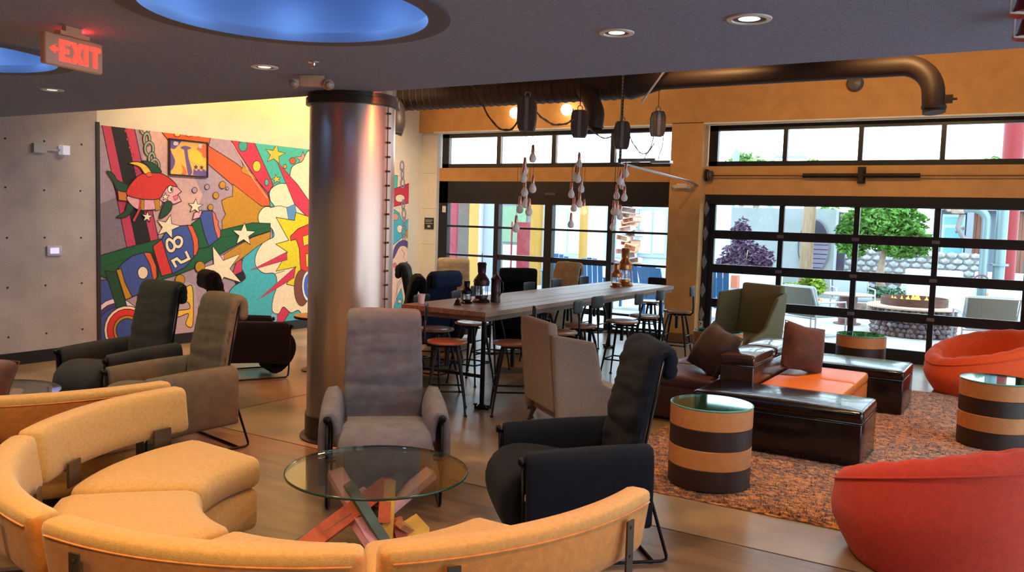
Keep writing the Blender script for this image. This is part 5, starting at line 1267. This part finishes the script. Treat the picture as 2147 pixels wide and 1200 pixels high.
# ================================================================ OUTDOORS
pav = mat('paving_pale', (.42, .41, .39), .8, var=.08, vscale=1.2)
m = MB(); m.box((-60, 12.4, -.12), (40, 75, 0)); struct(m.build('ground_patio', pav))
m = MB(); m.box((3.2, -8, -.12), (40, 12.4, 0)); struct(m.build('ground_side', mat('bounce_white', (.74, .74, .76), .8, var=.05, vscale=2)))  # unseen ground made white to bounce daylight onto the ceiling
m = MB()
for k in range(9): m.box((-20, 13.6 + 2 * k, .0), (16, 13.615 + 2 * k, .002))
for k in range(12): m.box((-20 + 3 * k, 12.4, .0), (-19.985 + 3 * k, 32, .002))
struct(m.build('trim_paving_joint', mat('joint_pale', (.4, .39, .37), .9)))
def px_box(name, label, cat, u0, u1, v0, v1, y, depth, m_, z0=None, z1=None, group=None, parent=None):
    a = at(u0, (v0 + v1) / 2, 1, y); b = at(u1, (v0 + v1) / 2, 1, y); um = (u0 + u1) / 2
    zt = at(um, v0, 1, y).z if z1 is None else z1; zb = at(um, v1, 1, y).z if z0 is None else z0
    m = MB(); xm = (a.x + b.x) / 2
    if parent is None:
        m.box((-(b.x - a.x) / 2, 0, 0), ((b.x - a.x) / 2, depth, zt - zb)); o = m.build(name, m_, loc=(xm, y, zb)); return tag(o, label, cat, group)
    pl_ = parent.location; m.box((a.x - pl_.x, y - pl_.y, zb - pl_.z), (b.x - pl_.x, y + depth - pl_.y, zt - pl_.z)); return m.build(name, m_, parent)
# fire pit
fp = thing('fire_pit', 'round stone-walled fire pit with rusty steel ring and flames outside', 'fire pit', (-1.69, 15.72, 0))
rust = mat('corten', (.09, .04, .028), .7, var=.25, vscale=8); cap = mat('cap_stone', (.62, .42, .30), .7)
m = MB(); m.lathe([(.60, 0), (.60, .46)], 32); m.build('core', mat('mortar', (.25, .2, .2), .9), fp, smooth=True)
m = MB(); m.lathe([(.72, .46), (.74, .465), (.74, .49), (.72, .50), (.2, .50)], 40); m.build('capping', cap, fp, smooth='auto')
m = MB(); m.lathe([(.52, .50), (.52, .63), (.505, .63), (.505, .50)], 48, cap=False); m.build('steel_ring', rust, fp, smooth='auto')
stones = [mat('stone_%d' % i, c, .8, var=.3, vscale=12) for i, c in enumerate(((.20, .16, .19), (.13, .10, .12), (.28, .25, .27), (.17, .11, .11)))]
shape_cache = []
for k in range(6):
    bm = bmesh.new(); bmesh.ops.create_icosphere(bm, subdivisions=1, radius=1)
    for v_ in bm.verts: v_.co *= random.uniform(.72, 1.15)
    me = bpy.data.meshes.new('stone'); bm.to_mesh(me); bm.free(); me.materials.append(stones[k % 4]); shape_cache.append(me)
for r_i in range(6):
    for k in range(40):
        a = 2 * PI * (k + .5 * (r_i % 2)) / 40 + random.uniform(-.03, .03)
        if math.sin(a) > .45: continue
        o = bpy.data.objects.new('stone', random.choice(shape_cache)); C.objects.link(o); o.parent = fp
        o.location = (.62 * math.cos(a), .62 * math.sin(a), .045 + r_i * .076); s_ = random.uniform(.85, 1.15); o.scale = (.062 * s_, .058 * s_, .045 * s_); o.rotation_euler = (random.uniform(-.4, .4), random.uniform(-.4, .4), a)
flm = mat('flame', (1, .4, .05), .5, emit=(1, .33, .03), estr=3.2)
for k in range(13):
    a = k * 2.4; rr = .08 + .26 * (k % 5) / 4; h = random.uniform(.08, .17)
    m = MB(); m.lathe([(0, 0), (.025, .02), (.03, .05), (.016, h * .6), (.006, h * .85), (0, h)], 8, T3(rr * math.cos(a) , rr * math.sin(a), .54)); m.build('flame', flm, fp, smooth=True)
# patio chairs (aluminium frame, pale sling)
alum = mat('alu_white', (.42, .46, .48), .4, metal=.2); sling = mat('sling_grey', (.14, .15, .14), .8); cush = mat('cushion_pale', (.30, .36, .40), .85)
def patio_chair(label, x, y, rz):
    t = thing('patio_chair', label, 'outdoor chair', (x, y, 0), rz, 'grey patio lounge chairs outside')
    m = MB()
    for s in (-1, 1):
        X = .36 * s; m.tube([(X, -.36, .0), (X, -.36, .42), (X, -.34, .56), (X, .25, .56), (X, .33, .50)], .014, 8); m.tube([(X, .33, 0), (X, .33, .50), (X, .46, .80)], .014, 8); m.cyl((X, -.36, .02), (X, .33, .02), .012, n=8)
    for z, y_ in ((.30, -.36), (.30, .33), (.79, .455), (.02, .33)): m.cyl((-.36, y_, z), (.36, y_, z), .012, n=8)
    m.build('frame', alum, t, smooth=True)
    m = MB(); m.rbox((0, .40, .56), (.66, .02, .46), .008, (2, 1, 2), fn=lambda x, y, z: (x, y + .26 * z, z)); m.build('back_sling', sling, t, smooth=True)
    m = MB(); m.rbox((0, .30, .62), (.66, .12, .40), .05, (4, 2, 4), (0, .01, 0), lambda x, y, z: (x, y + .28 * z, z)); m.build('back_cushion', cush, t, smooth=True)
    m = MB(); m.rbox((0, -.03, .37), (.66, .66, .12), .05, (4, 4, 2), (0, 0, .015)); m.build('seat_cushion', cush, t, smooth=True)
    return t
pc = patio_chair('grey patio chair outside, seen from behind left of the fire pit', -3.05, 14.45, math.radians(150))
patio_chair('grey patio chair outside at the right of the fire pit', -.60, 14.7, math.radians(195))
patio_chair('pale patio chair beyond the round table outside', -3.1, 18.2, math.radians(20))
pt = thing('patio_table', 'round brown pedestal table outside between patio chairs', 'table', (-2.88, 16.55, 0))
m = MB(); m.lathe([(0, .53), (.43, .53), (.44, .545), (.43, .56), (0, .56)], 36); m.build('table_top', mat('table_taupe', (.34, .26, .24), .5), pt, smooth='auto')
m = MB(); m.lathe([(.24, 0), (.24, .02), (.16, .03), (.16, .53)], 28); m.build('pedestal', mat('pedestal_maroon', (.16, .06, .06), .5), pt, smooth='auto')
# white outdoor sofas further away
ows = mat('outdoor_white', (.55, .58, .58), .85); aqua = mat('aqua_trim', (.25, .62, .62), .6)
for x, y, w_, lab in ((-1.6, 18.8, 1.25, 'white slatted outdoor sofa behind the fire pit, left one'), (-.2, 18.8, 1.1, 'white slatted outdoor sofa by the steel pipes'), (-5.6, 18.6, 1.8, 'long white outdoor sofa below the purple shrub'), (-2.3, 25.0, 1.4, 'white outdoor lounger farther back by the window box'), (-.6, 25.4, 1.5, 'white outdoor lounger in front of the grey building'), (.4, 22.4, 1.3, 'white lounger with aqua stripes beside the red column')):
    t = thing('outdoor_sofa', lab, 'outdoor sofa', (x, y, 0), 0, 'white outdoor sofas')
    m = MB(); m.rbox((0, .1, .20), (w_, .8, .30), .04, (3, 2, 2)); m.build('base', ows, t, smooth='auto')
    m = MB(); m.rbox((0, .42, .52), (w_, .16, .40), .05, (3, 2, 2)); m.build('backrest', ows, t, smooth='auto')
    for k in range(3): m = MB(); m.box((-w_ / 2 + .05, -.312, .10 + k * .09), (w_ / 2 - .05, -.30, .12 + k * .09)); m.build('slat', aqua, t)
# concrete wall with round opening
def holed_wall():
    y = 22.2; a = at(1530, 520, 1, y); b = at(1749, 520, 1, y); cx0 = at(1706, 517, 1, y); top = at(1640, 437, 1, y).z
    rx_ = (at(1738, 517, 1, y).x - at(1675, 517, 1, y).x) / 2; rz_ = (at(1706, 462, 1, y).z - at(1706, 572, 1, y).z) / 2
    bm = bmesh.new(); ed = []
    def loop(pts):
        vs = [bm.verts.new((p[0], 0, p[1])) for p in pts]; return [bm.edges.new((vs[i], vs[(i + 1) % len(vs)])) for i in range(len(vs))]
    xa, xb = a.x, b.x
    ed += loop([(xa - cx0.x, 0), (xb - cx0.x, 0), (xb - cx0.x, top), (xa - cx0.x, top)])
    ed += loop([(rx_ * math.cos(t), cx0.z + rz_ * math.sin(t)) for t in [2 * PI * i / 48 for i in range(48)]])
    bmesh.ops.triangle_fill(bm, use_beauty=True, edges=ed)
    r = bmesh.ops.extrude_face_region(bm, geom=list(bm.faces)); bmesh.ops.translate(bm, vec=(0, .35, 0), verts=[e for e in r['geom'] if isinstance(e, bmesh.types.BMVert)]); bmesh.ops.recalc_face_normals(bm, faces=bm.faces)
    me = bpy.data.meshes.new('garden_wall'); bm.to_mesh(me); bm.free(); me.materials.append(mat('garden_concrete', (.27, .32, .33), .85, var=.12, vscale=1.5))
    o = bpy.data.objects.new('garden_wall', me); C.objects.link(o); o.location = (cx0.x, y, 0)
    tag(o, 'pale concrete garden wall outside with a large round opening', 'wall')
    m = MB(); m.box((-rx_ - .2, 1.0, 0), (rx_ + .2, 1.1, top - .05)); m.build('dark_backing', mat('backing_dark', (.06, .055, .08), .8), o)
    lm = mat('slat_lilac', (.34, .30, .42), .7)
    for k in range(9):
        m = MB(); m.box((-rx_ * .9, .8, .36 + k * .12), (rx_ * .9, .85, .46 + k * .12)); m.build('slat', lm, o)
    m = MB(); m.lathe([(1, 0), (1.06, 0), (1.06, .06), (1, .06)], 48, cap=False, M=Matrix.Translation((0, 0, cx0.z)) @ Matrix.Rotation(PI / 2, 4, 'X') @ Matrix.Diagonal((rx_, rz_, 1, 1))); m.build('opening_rim', mat('rim_dark', (.16, .17, .18), .6), o)
holed_wall()
p = at(1693, 500, 1, 20.6)
t = thing('timber_pole', 'thick weathered timber pole outside before the round opening', 'pole', (p.x, 20.6, 0)); m = MB(); m.tube([(.02, 0, 0), (0, 0, 1), (.03, 0, 2.75)], [.165, .15, .14], 16); m.build('pole', mat('pole_timber', (.30, .21, .13), .8, var=.2, vscale=6, stretch=(4, 4, .6)), t, smooth='auto')
# trees and shrubs
def foliage(mb, c, rx, ry, rz, n, leaf, rnd, hollow=.45):
    for _ in range(n):
        while True:
            v = Vector((rnd.uniform(-1, 1), rnd.uniform(-1, 1), rnd.uniform(-1, 1)))
            if hollow < v.length < 1: break
        v *= .8 + .25 * mn.noise(v * 3.1 + Vector(c))
        p = Vector((c[0] + v.x * rx, c[1] + v.y * ry, c[2] + v.z * rz)); a = Vector((rnd.uniform(-1, 1), rnd.uniform(-1, 1), rnd.uniform(-.6, .6))).normalized(); b = a.orthogonal().normalized(); b = (b * math.cos(1.3) + a.cross(b) * math.sin(rnd.uniform(0, 6.28))).normalized()
        s = leaf * rnd.uniform(.6, 1.3); mb.add([p - a * s, p + b * s * .4, p + a * s, p - b * s * .4], [(0, 1, 2, 3)])
def leafm(name, c, v=.5): return mat(name, c, .6, var=v, vscale=2.5, detail=6)
def tree(name, label, x, y, base_r, blobs, trunk, leaf, n, m_, group=None, bark=None):
    t = thing(name, label, 'tree' if 'tree' in name else 'plant', (x, y, 0), 0, group); rnd = random.Random(int(abs(x * 100)))
    if trunk:
        m = MB(); m.tube(trunk, [base_r, base_r * .8] + [base_r * .5] * (len(trunk) - 2), 9)
        top_ = trunk[-1]
        for k in range(5): a = k * 1.3; m.tube([trunk[-2], (top_[0] + .4 * math.cos(a), top_[1] + .4 * math.sin(a), top_[2] + .4)], [base_r * .5, base_r * .15], 6)
        m.build('trunk', bark or mat('bark_pale', (.42, .32, .24), .9, var=.3, vscale=10), t, smooth=True)
    m = MB()
    for (cx, cy, cz, rx, ry, rz, w_) in blobs: foliage(m, (cx, cy, cz), rx, ry, rz, int(n * w_), leaf, rnd)
    m.build('foliage', m_, t); return t
tree('leafy_tree', 'bright green leafy tree outside behind the fire pit', -2.95, 20.6, .11, [(0, 0, 1.9, 1.05, .9, .75, 1), (.5, 0, 1.5, .65, .6, .45, .4), (-.6, 0, 1.55, .5, .5, .5, .4), (.1, 0, 2.6, .7, .7, .6, .5)], [(0.05, 0, .2), (0, 0, .8), (.05, 0, 1.3), (.0, 0, 1.7)], .075, 5200, leafm('leaf_green', (.10, .27, .04)))
t = thing('planter_mound', 'planter bed with rocks and low plants at the foot of the green tree', 'planter', (-2.9, 20.6, 0)); m = MB(); m.lathe([(.95, 0), (.9, .22), (.6, .26), (0, .28)], 24); m.build('bed', mat('bed_brown', (.20, .13, .10), .9, var=.4, vscale=14), t, smooth='auto')
m = MB(); foliage(m, (0, -.3, .36), .85, .5, .16, 700, .06, random.Random(4), .1); m.build('low_plants', leafm('leaf_dark', (.07, .18, .10)), t)
tree('purple_shrub', 'purple-leaved feathery shrub outside the garage door', -5.75, 19.6, .05, [(0, 0, .95, .62, .5, .6, 1), (-.1, 0, 1.55, .26, .25, .45, .25), (.42, 0, .95, .35, .3, .40, .35), (-.42, 0, .8, .3, .3, .3, .25), (0, 0, .5, .5, .4, .3, .4)], [(0, 0, 0), (0, 0, .4), (0, 0, .8)], .06, 2400, leafm('leaf_purple', (.11, .06, .12)))
tree('yellow_green_plants', 'low bright green and orange plants at the foot of the timber pole', -4.35, 19.9, .04, [(-.25, 0, .28, .55, .3, .26, 1), (.1, 0, .42, .35, .25, .26, .6)], None, .07, 1300, leafm('leaf_lime', (.24, .38, .03)))
tree('orange_groundcover', 'strip of orange groundcover before the garden wall', -4.55, 19.5, .04, [(0, 0, .16, .75, .25, .10, 1)], None, .05, 900, leafm('leaf_orange', (.62, .26, .08)))
for i, (u, v, y, s, lab) in enumerate(((1560, 322, 34, .8, 'treetop beyond the patio in the left high pane'), (1590, 335, 33, .7, 'low bright treetop behind the blue post'), (1708, 336, 34, .7, 'small treetop tip in the second high pane'), (2090, 332, 33, .7, 'treetop beside the red column'), (2040, 340, 36, .7, 'small distant treetop left of the red column'), (1525, 440, 30, 1.0, 'distant green tree left of the garden wall'), (1730, 436, 33, 1.1, 'distant green tree beyond the garden wall'), (1780, 450, 36, 1.1, 'pale green tree beyond the leafy tree'))):
    q = at(u, v, 1, y); tree('distant_tree', lab, q.x, y, .12, [(0, 0, q.z - s * .6, s, s, s * .8, 1)], [(0, 0, 0), (0, 0, q.z * .5), (0, 0, max(.6, q.z - s))], .12, 900, leafm('leaf_far', (.20, .36, .10)), 'trees beyond the patio')
# red column, pipes, building
redc = mat('red_paint', (.24, .005, .010), .45)
p = at(2112, 480, 1, 23.5); t = thing('red_column', 'tall bright red column outside at the right', 'column', (p.x, 23.5, 0)); m = MB(); m.lathe([(.23, .35), (.23, 6.5)], 28); m.build('shaft', redc, t, smooth='auto'); m = MB(); m.lathe([(.34, 0), (.34, .3), (.30, .35), (.2, .35)], 24); m.build('plinth', mat('plinth_orange', (.5, .2, .08), .7), t, smooth='auto')
pm = mat('pipe_steel', (.20, .30, .33), .4, metal=.4)
p = at(2066, 500, 1, 19.6); q = at(2083, 500, 1, 19.6)
t = thing('steel_pipes', 'pair of grey-blue steel standpipes with round valve wheel outside', 'pipes', (p.x, 19.6, 0))
m = MB(); m.tube([(0, 0, 0), (0, 0, 1.98)] + [(-.28 * (1 - math.cos(a)), 0, 1.98 + .26 * math.sin(a)) for a in [PI / 2 * i / 6 for i in range(1, 7)]] + [(-.45, 0, 2.22)], .085, 14); m.build('bent_pipe', pm, t, smooth='auto')
m = MB(); m.cyl((.27, .1, 0), (.27, .1, 3.0), .11, n=16); m.lathe([(.11, 1.1), (.17, 1.1), (.17, 1.14), (.11, 1.14)], 18, T3(.27, .1, 0)); m.build('straight_pipe', pm, t, smooth='auto')
m = MB(); M = T3(-.01, -.22, .78, rx=PI / 2); m.tube([(.13 * math.cos(2 * PI * i / 20), .13 * math.sin(2 * PI * i / 20), 0) for i in range(20)], .018, 8, M, closed=True)
for k in range(4): m.cyl((.02 * math.cos(k * PI / 4), .02 * math.sin(k * PI / 4), 0), (.13 * math.cos(k * PI / 2), .13 * math.sin(k * PI / 2), 0), .012, n=6, M=M)
m.cyl((0, 0, 0), (0, 0, -.2), .02, n=8, M=M); m.build('valve_wheel', mat('wheel_maroon', (.16, .06, .08), .5), t, smooth='auto')
m = MB(); m.lathe([(.0, -.02), (.12, -.01), (.14, .10), (.10, .22), (.06, .28), (0, .3)], 14, T3(-.52, 0, 2.14)); m.tube([(-.52, 0, 2.2), (-.70, 0, 2.18), (-.82, 0, 2.26)], .03, 8); m.lathe([(0, 0), (.09, .02), (.05, .1), (0, .12)], 10, T3(-.85, 0, 2.2)); m.build('nozzle', mat('nozzle_brown', (.40, .30, .24), .6, metal=.3, var=.3), t, smooth='auto')
m = MB(); m.tube([(-.45, 0, 2.1), (-.5, -.05, 1.85), (-.38, -.1, 1.62), (-.2, -.05, 1.55)], .05, 8); m.tube([(-.55, 0, 1.75), (-.38, 0, 1.85)], .035, 8); m.build('lower_fitting', mat('nozzle_dark', (.22, .2, .2), .6, metal=.3), t, smooth='auto')
bg_ = thing('grey_building', 'low grey building outside with aqua-framed window and wood panels', 'building', (-.2, 29.5, 0))
greyb = mat('building_grey', (.12, .15, .19), .8); woodp = mat('panel_wood', (.20, .08, .05), .7, var=.2, vscale=3, stretch=(6, 1, .5))
px_box('wall', None, None, 1955, 2200, 440, 560, 29.5, .4, greyb, 0, 2.75, parent=bg_)
px_box('eave', None, None, 1950, 2210, 436, 446, 29.2, .8, mat('eave_blue', (.30, .34, .46), .7), 2.42, 2.62, parent=bg_)
for u0 in (2038, 2046, 2054, 2126, 2134, 2142): px_box('panel', None, None, u0, u0 + 7.3, 446, 560, 29.4, .1, woodp, 0, 2.42, parent=bg_)
wn = px_box('window', None, None, 1974, 2022, 450, 535, 29.40, .1, mat('frame_aqua', (.42, .72, .76), .5), parent=bg_)
for v0, v1 in ((455, 470), (478, 530)):
    q = px_box('pane', None, None, 1979, 2017, v0, v1, 29.36, .03, mat('pane_blue', (.16, .36, .50), .15), parent=bg_); q.parent = wn; q.location = (0, 0, 0)
px_box('column', None, None, 2024, 2038, 455, 560, 29.1, .3, mat('column_grey', (.22, .26, .30), .7), 0, 2.4, parent=bg_)
px_box('window_box', None, None, 1932, 2021, 533, 546, 28.9, .5, mat('box_mint', (.35, .70, .56), .6), parent=bg_)
# lattice fence
lf = thing('lattice_fence', 'white lattice fence outside between the tree and the grey building', 'fence', (at(1940, 480, 1, 28.3).x, 28.3, 0))
a0 = at(1915, 500, 1, 28.3).x - lf.location.x; a1 = at(1950, 500, 1, 28.3).x - lf.location.x; m = MB(); latw = mat('lattice_white', (.8, .82, .84), .7)
zz0, zz1 = 1.1, 2.2; W_ = a1 - a0
for k in range(-9, 12):
    for s in (1, -1):
        x0 = a0 + k * .14 if s > 0 else a1 - k * .14; P0 = Vector((x0, 0.02 * s, zz0)); P1 = Vector((x0 + s * (zz1 - zz0), .02 * s, zz1))
        ts = []; d = P1 - P0
        t0 = max(0, min(1, ((a0 if s > 0 else a1) - P0.x) / d.x)); t1 = max(0, min(1, ((a1 if s > 0 else a0) - P0.x) / d.x))
        if t1 - t0 > .02: m.tube([P0 + d * t0, P0 + d * t1], .016, 4)
o = m.build('lattice', latw, lf); o['kind'] = 'stuff'
m = MB(); m.box((a0, -.03, zz0 - .06), (a1, .05, zz0)); m.box((a0, -.03, zz1), (a1, .05, zz1 + .06)); m.box((a0 - .06, -.04, 0), (a0, .06, zz1 + .06)); m.box((a1, -.04, 0), (a1 + .06, .06, zz1 + .06)); m.box((a0, 0, 0), (a1, .03, zz0 - .06)); m.build('fence_frame', latw, lf)
# dry-stone retaining wall beyond the tree
cache2 = []
for me in shape_cache:
    m2_ = me.copy(); m2_.materials.clear(); m2_.materials.append(mat('stone_pale', (.34, .37, .37), .85, var=.25, vscale=6)); cache2.append(m2_)
rw = thing('stone_wall', 'low dry-stone retaining wall beyond the green tree', 'wall', (at(1850, 540, 1, 27).x, 27, 0)); m = MB(); m.box((-2.2, .1, 0), (2.6, .4, 1.15)); m.build('core', stones[2], rw)
for r_i in range(7):
    for k in range(16):
        o = bpy.data.objects.new('stone', random.choice(cache2)); C.objects.link(o); o.parent = rw; o.location = (-2.1 + k * .3 + .15 * (r_i % 2), .08, .09 + r_i * .165); o.scale = (.16, .1, .085)
# ---- what the entry doors look at
ybar = mat('post_yellow', (.42, .23, .03), .5); brn = mat('panel_brown', (.10, .075, .065), .7, var=.2, vscale=3); lbl = mat('panel_pale_blue', (.26, .30, .42), .6); rdp = mat('panel_red', (.24, .010, .03), .5); grw = mat('green_glass', (.13, .26, .15), .2)
wht = mat('facade_white', (.50, .54, .56), .8); frg = mat('frame_grey', (.14, .16, .18), .5)
px_box('yellow_post', 'yellow post outside the left door pane', 'post', 983, 1003, 430, 560, 17.2, .3, ybar, 0, 2.75, 'yellow posts outside the entry')
px_box('yellow_post', 'yellow post outside the second door pane', 'post', 1112, 1125, 430, 560, 19.5, .3, ybar, 0, 2.75, 'yellow posts outside the entry')
px_box('yellow_post', 'thin yellow post outside the third door pane', 'post', 1215, 1223, 430, 520, 22, .3, ybar, 0, 2.75, 'yellow posts outside the entry')
px_box('brown_wall', 'brown wood-clad wall outside the left door pane', 'wall', 960, 983, 430, 560, 17.6, .3, brn, 0, 2.7)
px_box('blue_wall', 'pale blue panel wall outside the left door pane', 'wall', 1008, 1037, 430, 580, 17.0, .3, lbl, 0, 2.7)
px_box('white_post', 'slim white post between yellow post and blue panel', 'post', 1003, 1007, 430, 580, 16.9, .1, wht, 0, 2.7)
px_box('red_wall', 'red wall panel seen at the left edge of the entry doors', 'panel', 940, 957, 434, 500, 18.2, .2, rdp, 0, 2.2)
rp = px_box('red_door', 'red door outside beyond the second entry pane', 'door', 1084, 1105, 466, 535, 20.2, .15, rdp, 0, None)
px_box('red_pole', 'thin red pole outside left of the red door', 'pole', 1071, 1073, 465, 530, 20.0, .04, rdp, 0, None)
gw = thing('green_shop_window', 'grey-framed window with a green pane beyond the entry doors', 'window', (at(1075, 480, 1, 21).x, 21, 0))
px_box('frame', None, None, 1048, 1108, 426, 515, 21, .15, frg, 0, None, parent=gw); px_box('pane', None, None, 1054, 1103, 432, 508, 20.97, .04, grw, parent=gw); px_box('lower_panel', None, None, 1054, 1103, 514, 560, 20.97, .04, wht, 0, None, parent=gw)
px_box('pale_wall', 'pale white-blue wall outside beyond the second entry pane', 'wall', 1126, 1150, 430, 560, 19.8, .3, wht, 0, 2.7)
fb = thing('white_facade', 'long white facade with blue-grey framed windows beyond the patio', 'building', (at(1270, 480, 1, 27).x, 27, 0))
px_box('wall', None, None, 1040, 1530, 430, 560, 27, .4, wht, 0, 2.9, parent=fb)
blf = mat('frame_slate_blue', (.34, .46, .56), .6); pnb = mat('pane_aqua', (.62, .80, .82), .15)
for u0, u1, v0, v1 in ((1160, 1220, 438, 540), (1268, 1315, 446, 540), (1335, 1400, 436, 540), (1420, 1480, 436, 540)):
    wn = px_box('window', None, None, u0, u1, v0, v1, 26.92, .1, blf, parent=fb)
    um = (u0 + u1) / 2
    for a_, b_2 in ((u0 + 5, um - 2), (um + 2, u1 - 5)):
        q = px_box('pane', None, None, a_, b_2, v0 + 6, v1 - 8, 26.88, .05, pnb, parent=fb); q.parent = wn; q.location = (0, 0, 0)
px_box('column', None, None, 1318, 1332, 432, 560, 26.6, .3, blf, 0, 2.7, parent=fb)
px_box('white_side_building', 'plain white building outside left of the garden wall', 'building', 1480, 1535, 446, 600, 25, 1.5, wht, 0, None)
px_box('terracotta_post', 'terracotta post outside seen above the olive wing chair', 'post', 1532, 1545, 578, 606, 18.0, .2, mat('terracotta', (.50, .16, .09), .7), 0, None)
px_box('blue_bin', 'small blue bin outside at the left of the garage door', 'bin', 1499, 1514, 583, 592, 17.4, .3, mat('bin_blue', (.02, .12, .25), .5), .0, None)
px_box('brick_pier', 'brown brick pier beyond the garden wall', 'pier', 1749, 1760, 446, 515, 26, .5, woodp, 0, None)
# stack of crates sculpture
sk = thing('crate_tower', 'tower of stacked tilted wooden crates outside the entry', 'sculpture', (at(1318, 540, 1, 19.5).x, 19.5, 0))
rnd = random.Random(12); cpal = [mat('crate_%d' % i, c, .7, var=.2, vscale=9) for i, c in enumerate(((.62, .34, .24), (.72, .52, .40), (.50, .40, .38), (.78, .58, .50), (.74, .36, .18)))]
for k in range(19):
    z = .05 + .112 * k; x = .22 * math.sin(k * 2.2) * (1 - k / 24); y = .1 * math.cos(k * 3.1)
    w_, d_2, h_ = rnd.uniform(.38, .6) * (1 - k / 45), .34, rnd.uniform(.13, .18)
    m = MB(); M = T3(x, y, z + h_ / 2, rnd.uniform(-.12, .12), rnd.uniform(-.28, .28), rnd.uniform(-.5, .5)); t_ = .018
    m.box((-w_ / 2, -d_2 / 2, -h_ / 2), (w_ / 2, d_2 / 2, -h_ / 2 + t_), M); m.box((-w_ / 2, -d_2 / 2, h_ / 2 - t_), (w_ / 2, d_2 / 2, h_ / 2), M); m.box((-w_ / 2, -d_2 / 2, -h_ / 2), (-w_ / 2 + t_, d_2 / 2, h_ / 2), M); m.box((w_ / 2 - t_, -d_2 / 2, -h_ / 2), (w_ / 2, d_2 / 2, h_ / 2), M); m.box((-w_ / 2, 0, -h_ / 2), (w_ / 2, .02, h_ / 2), M)
    m.build('crate', cpal[k % 5], sk)
m = MB(); m.lathe([(0, 0), (.09, .02), (.11, .1), (.06, .16), (0, .18)], 12, T3(0.02, 0, 2.22)); m.build('red_finial', rdp, sk, smooth=True)
# blue outdoor chairs
bcm = mat('chair_blue', (.005, .10, .28), .4)
def blue_chair(label, x, y, rz):
    t = thing('adirondack_chair', label, 'outdoor chair', (x, y, 0), rz, 'blue slatted garden chairs outside')
    for k in range(5):
        m = MB(); x0 = -.28 + k * .113; m.box((x0, -.01, 0), (x0 + .10, .01, .72 + .06 * math.sin(k / 4 * PI)), T3(0, .25, .24, rx=-.32)); m.build('back_slat', bcm, t)
    for k in range(5):
        m = MB(); y0 = -.32 + k * .115; m.box((-.29, y0, -.01), (.29, y0 + .10, .01), T3(0, 0, .34, rx=-.12)); m.build('seat_slat', bcm, t)
    for s in (-1, 1):
        m = MB(); m.box((.30 * s - .055, -.42, .54), (.30 * s + .055, .30, .56)); m.build('armrest', bcm, t)
        m = MB(); m.box((.30 * s - .02, -.38, 0), (.30 * s + .02, -.30, .54)); m.box((.30 * s - .02, .18, 0), (.30 * s + .02, .26, .54)); m.build('leg', bcm, t)
    return t
for x, y, rz, lab in ((-8.15, 16.6, .3, 'blue slatted chair outside, seen left of the black lounge chair'), (-9.6, 17.6, .5, 'blue slatted chair outside beyond the left door pane'), (-5.95, 15.2, -.3, 'blue slatted chair outside behind the tall copper lantern'), (-5.05, 15.5, .2, 'blue slatted chair outside at the right of the lanterns'), (-6.95, 15.9, .1, 'blue slatted chair outside left of the lanterns')):
    blue_chair(lab, x, y, rz + PI)
# street sign post outside, seen through the high panes
p = at(1622, 290, 1, 24); t = thing('sign_post', 'tall blue-grey post with box sign seen through the high panes', 'post', (p.x, 24, 0)); m = MB(); m.cyl((0, 0, 0), (0, 0, 3.6), .07, n=12); m.build('post', mat('post_blue', (.30, .46, .52), .5), t, smooth='auto')
z_ = at(1622, 325, 1, 24).z; m = MB(); m.box((-.16, -.1, z_), (.16, .1, z_ + 1.3)); m.build('sign_box', mat('sign_aqua', (.42, .66, .72), .5), t); m = MB(); m.box((.07, -.03, z_ - .1), (.9, .03, z_ - .03)); m.build('arm', mat('post_blue', (.30, .46, .52), .5), t)
p = at(1543, 335, 1, 24); t = thing('street_lamp', 'slim grey lamp standard in the first high pane', 'lamp post', (p.x, 24, 0)); m = MB(); m.cyl((0, 0, 0), (0, 0, p.z), .03, n=8); m.lathe([(0, -.3), (.09, -.25), (.1, .1), (.05, .22), (0, .25)], 12, T3(0, 0, p.z + .1)); m.build('lamp', mat('lamp_slate', (.25, .33, .42), .5), t, smooth='auto')
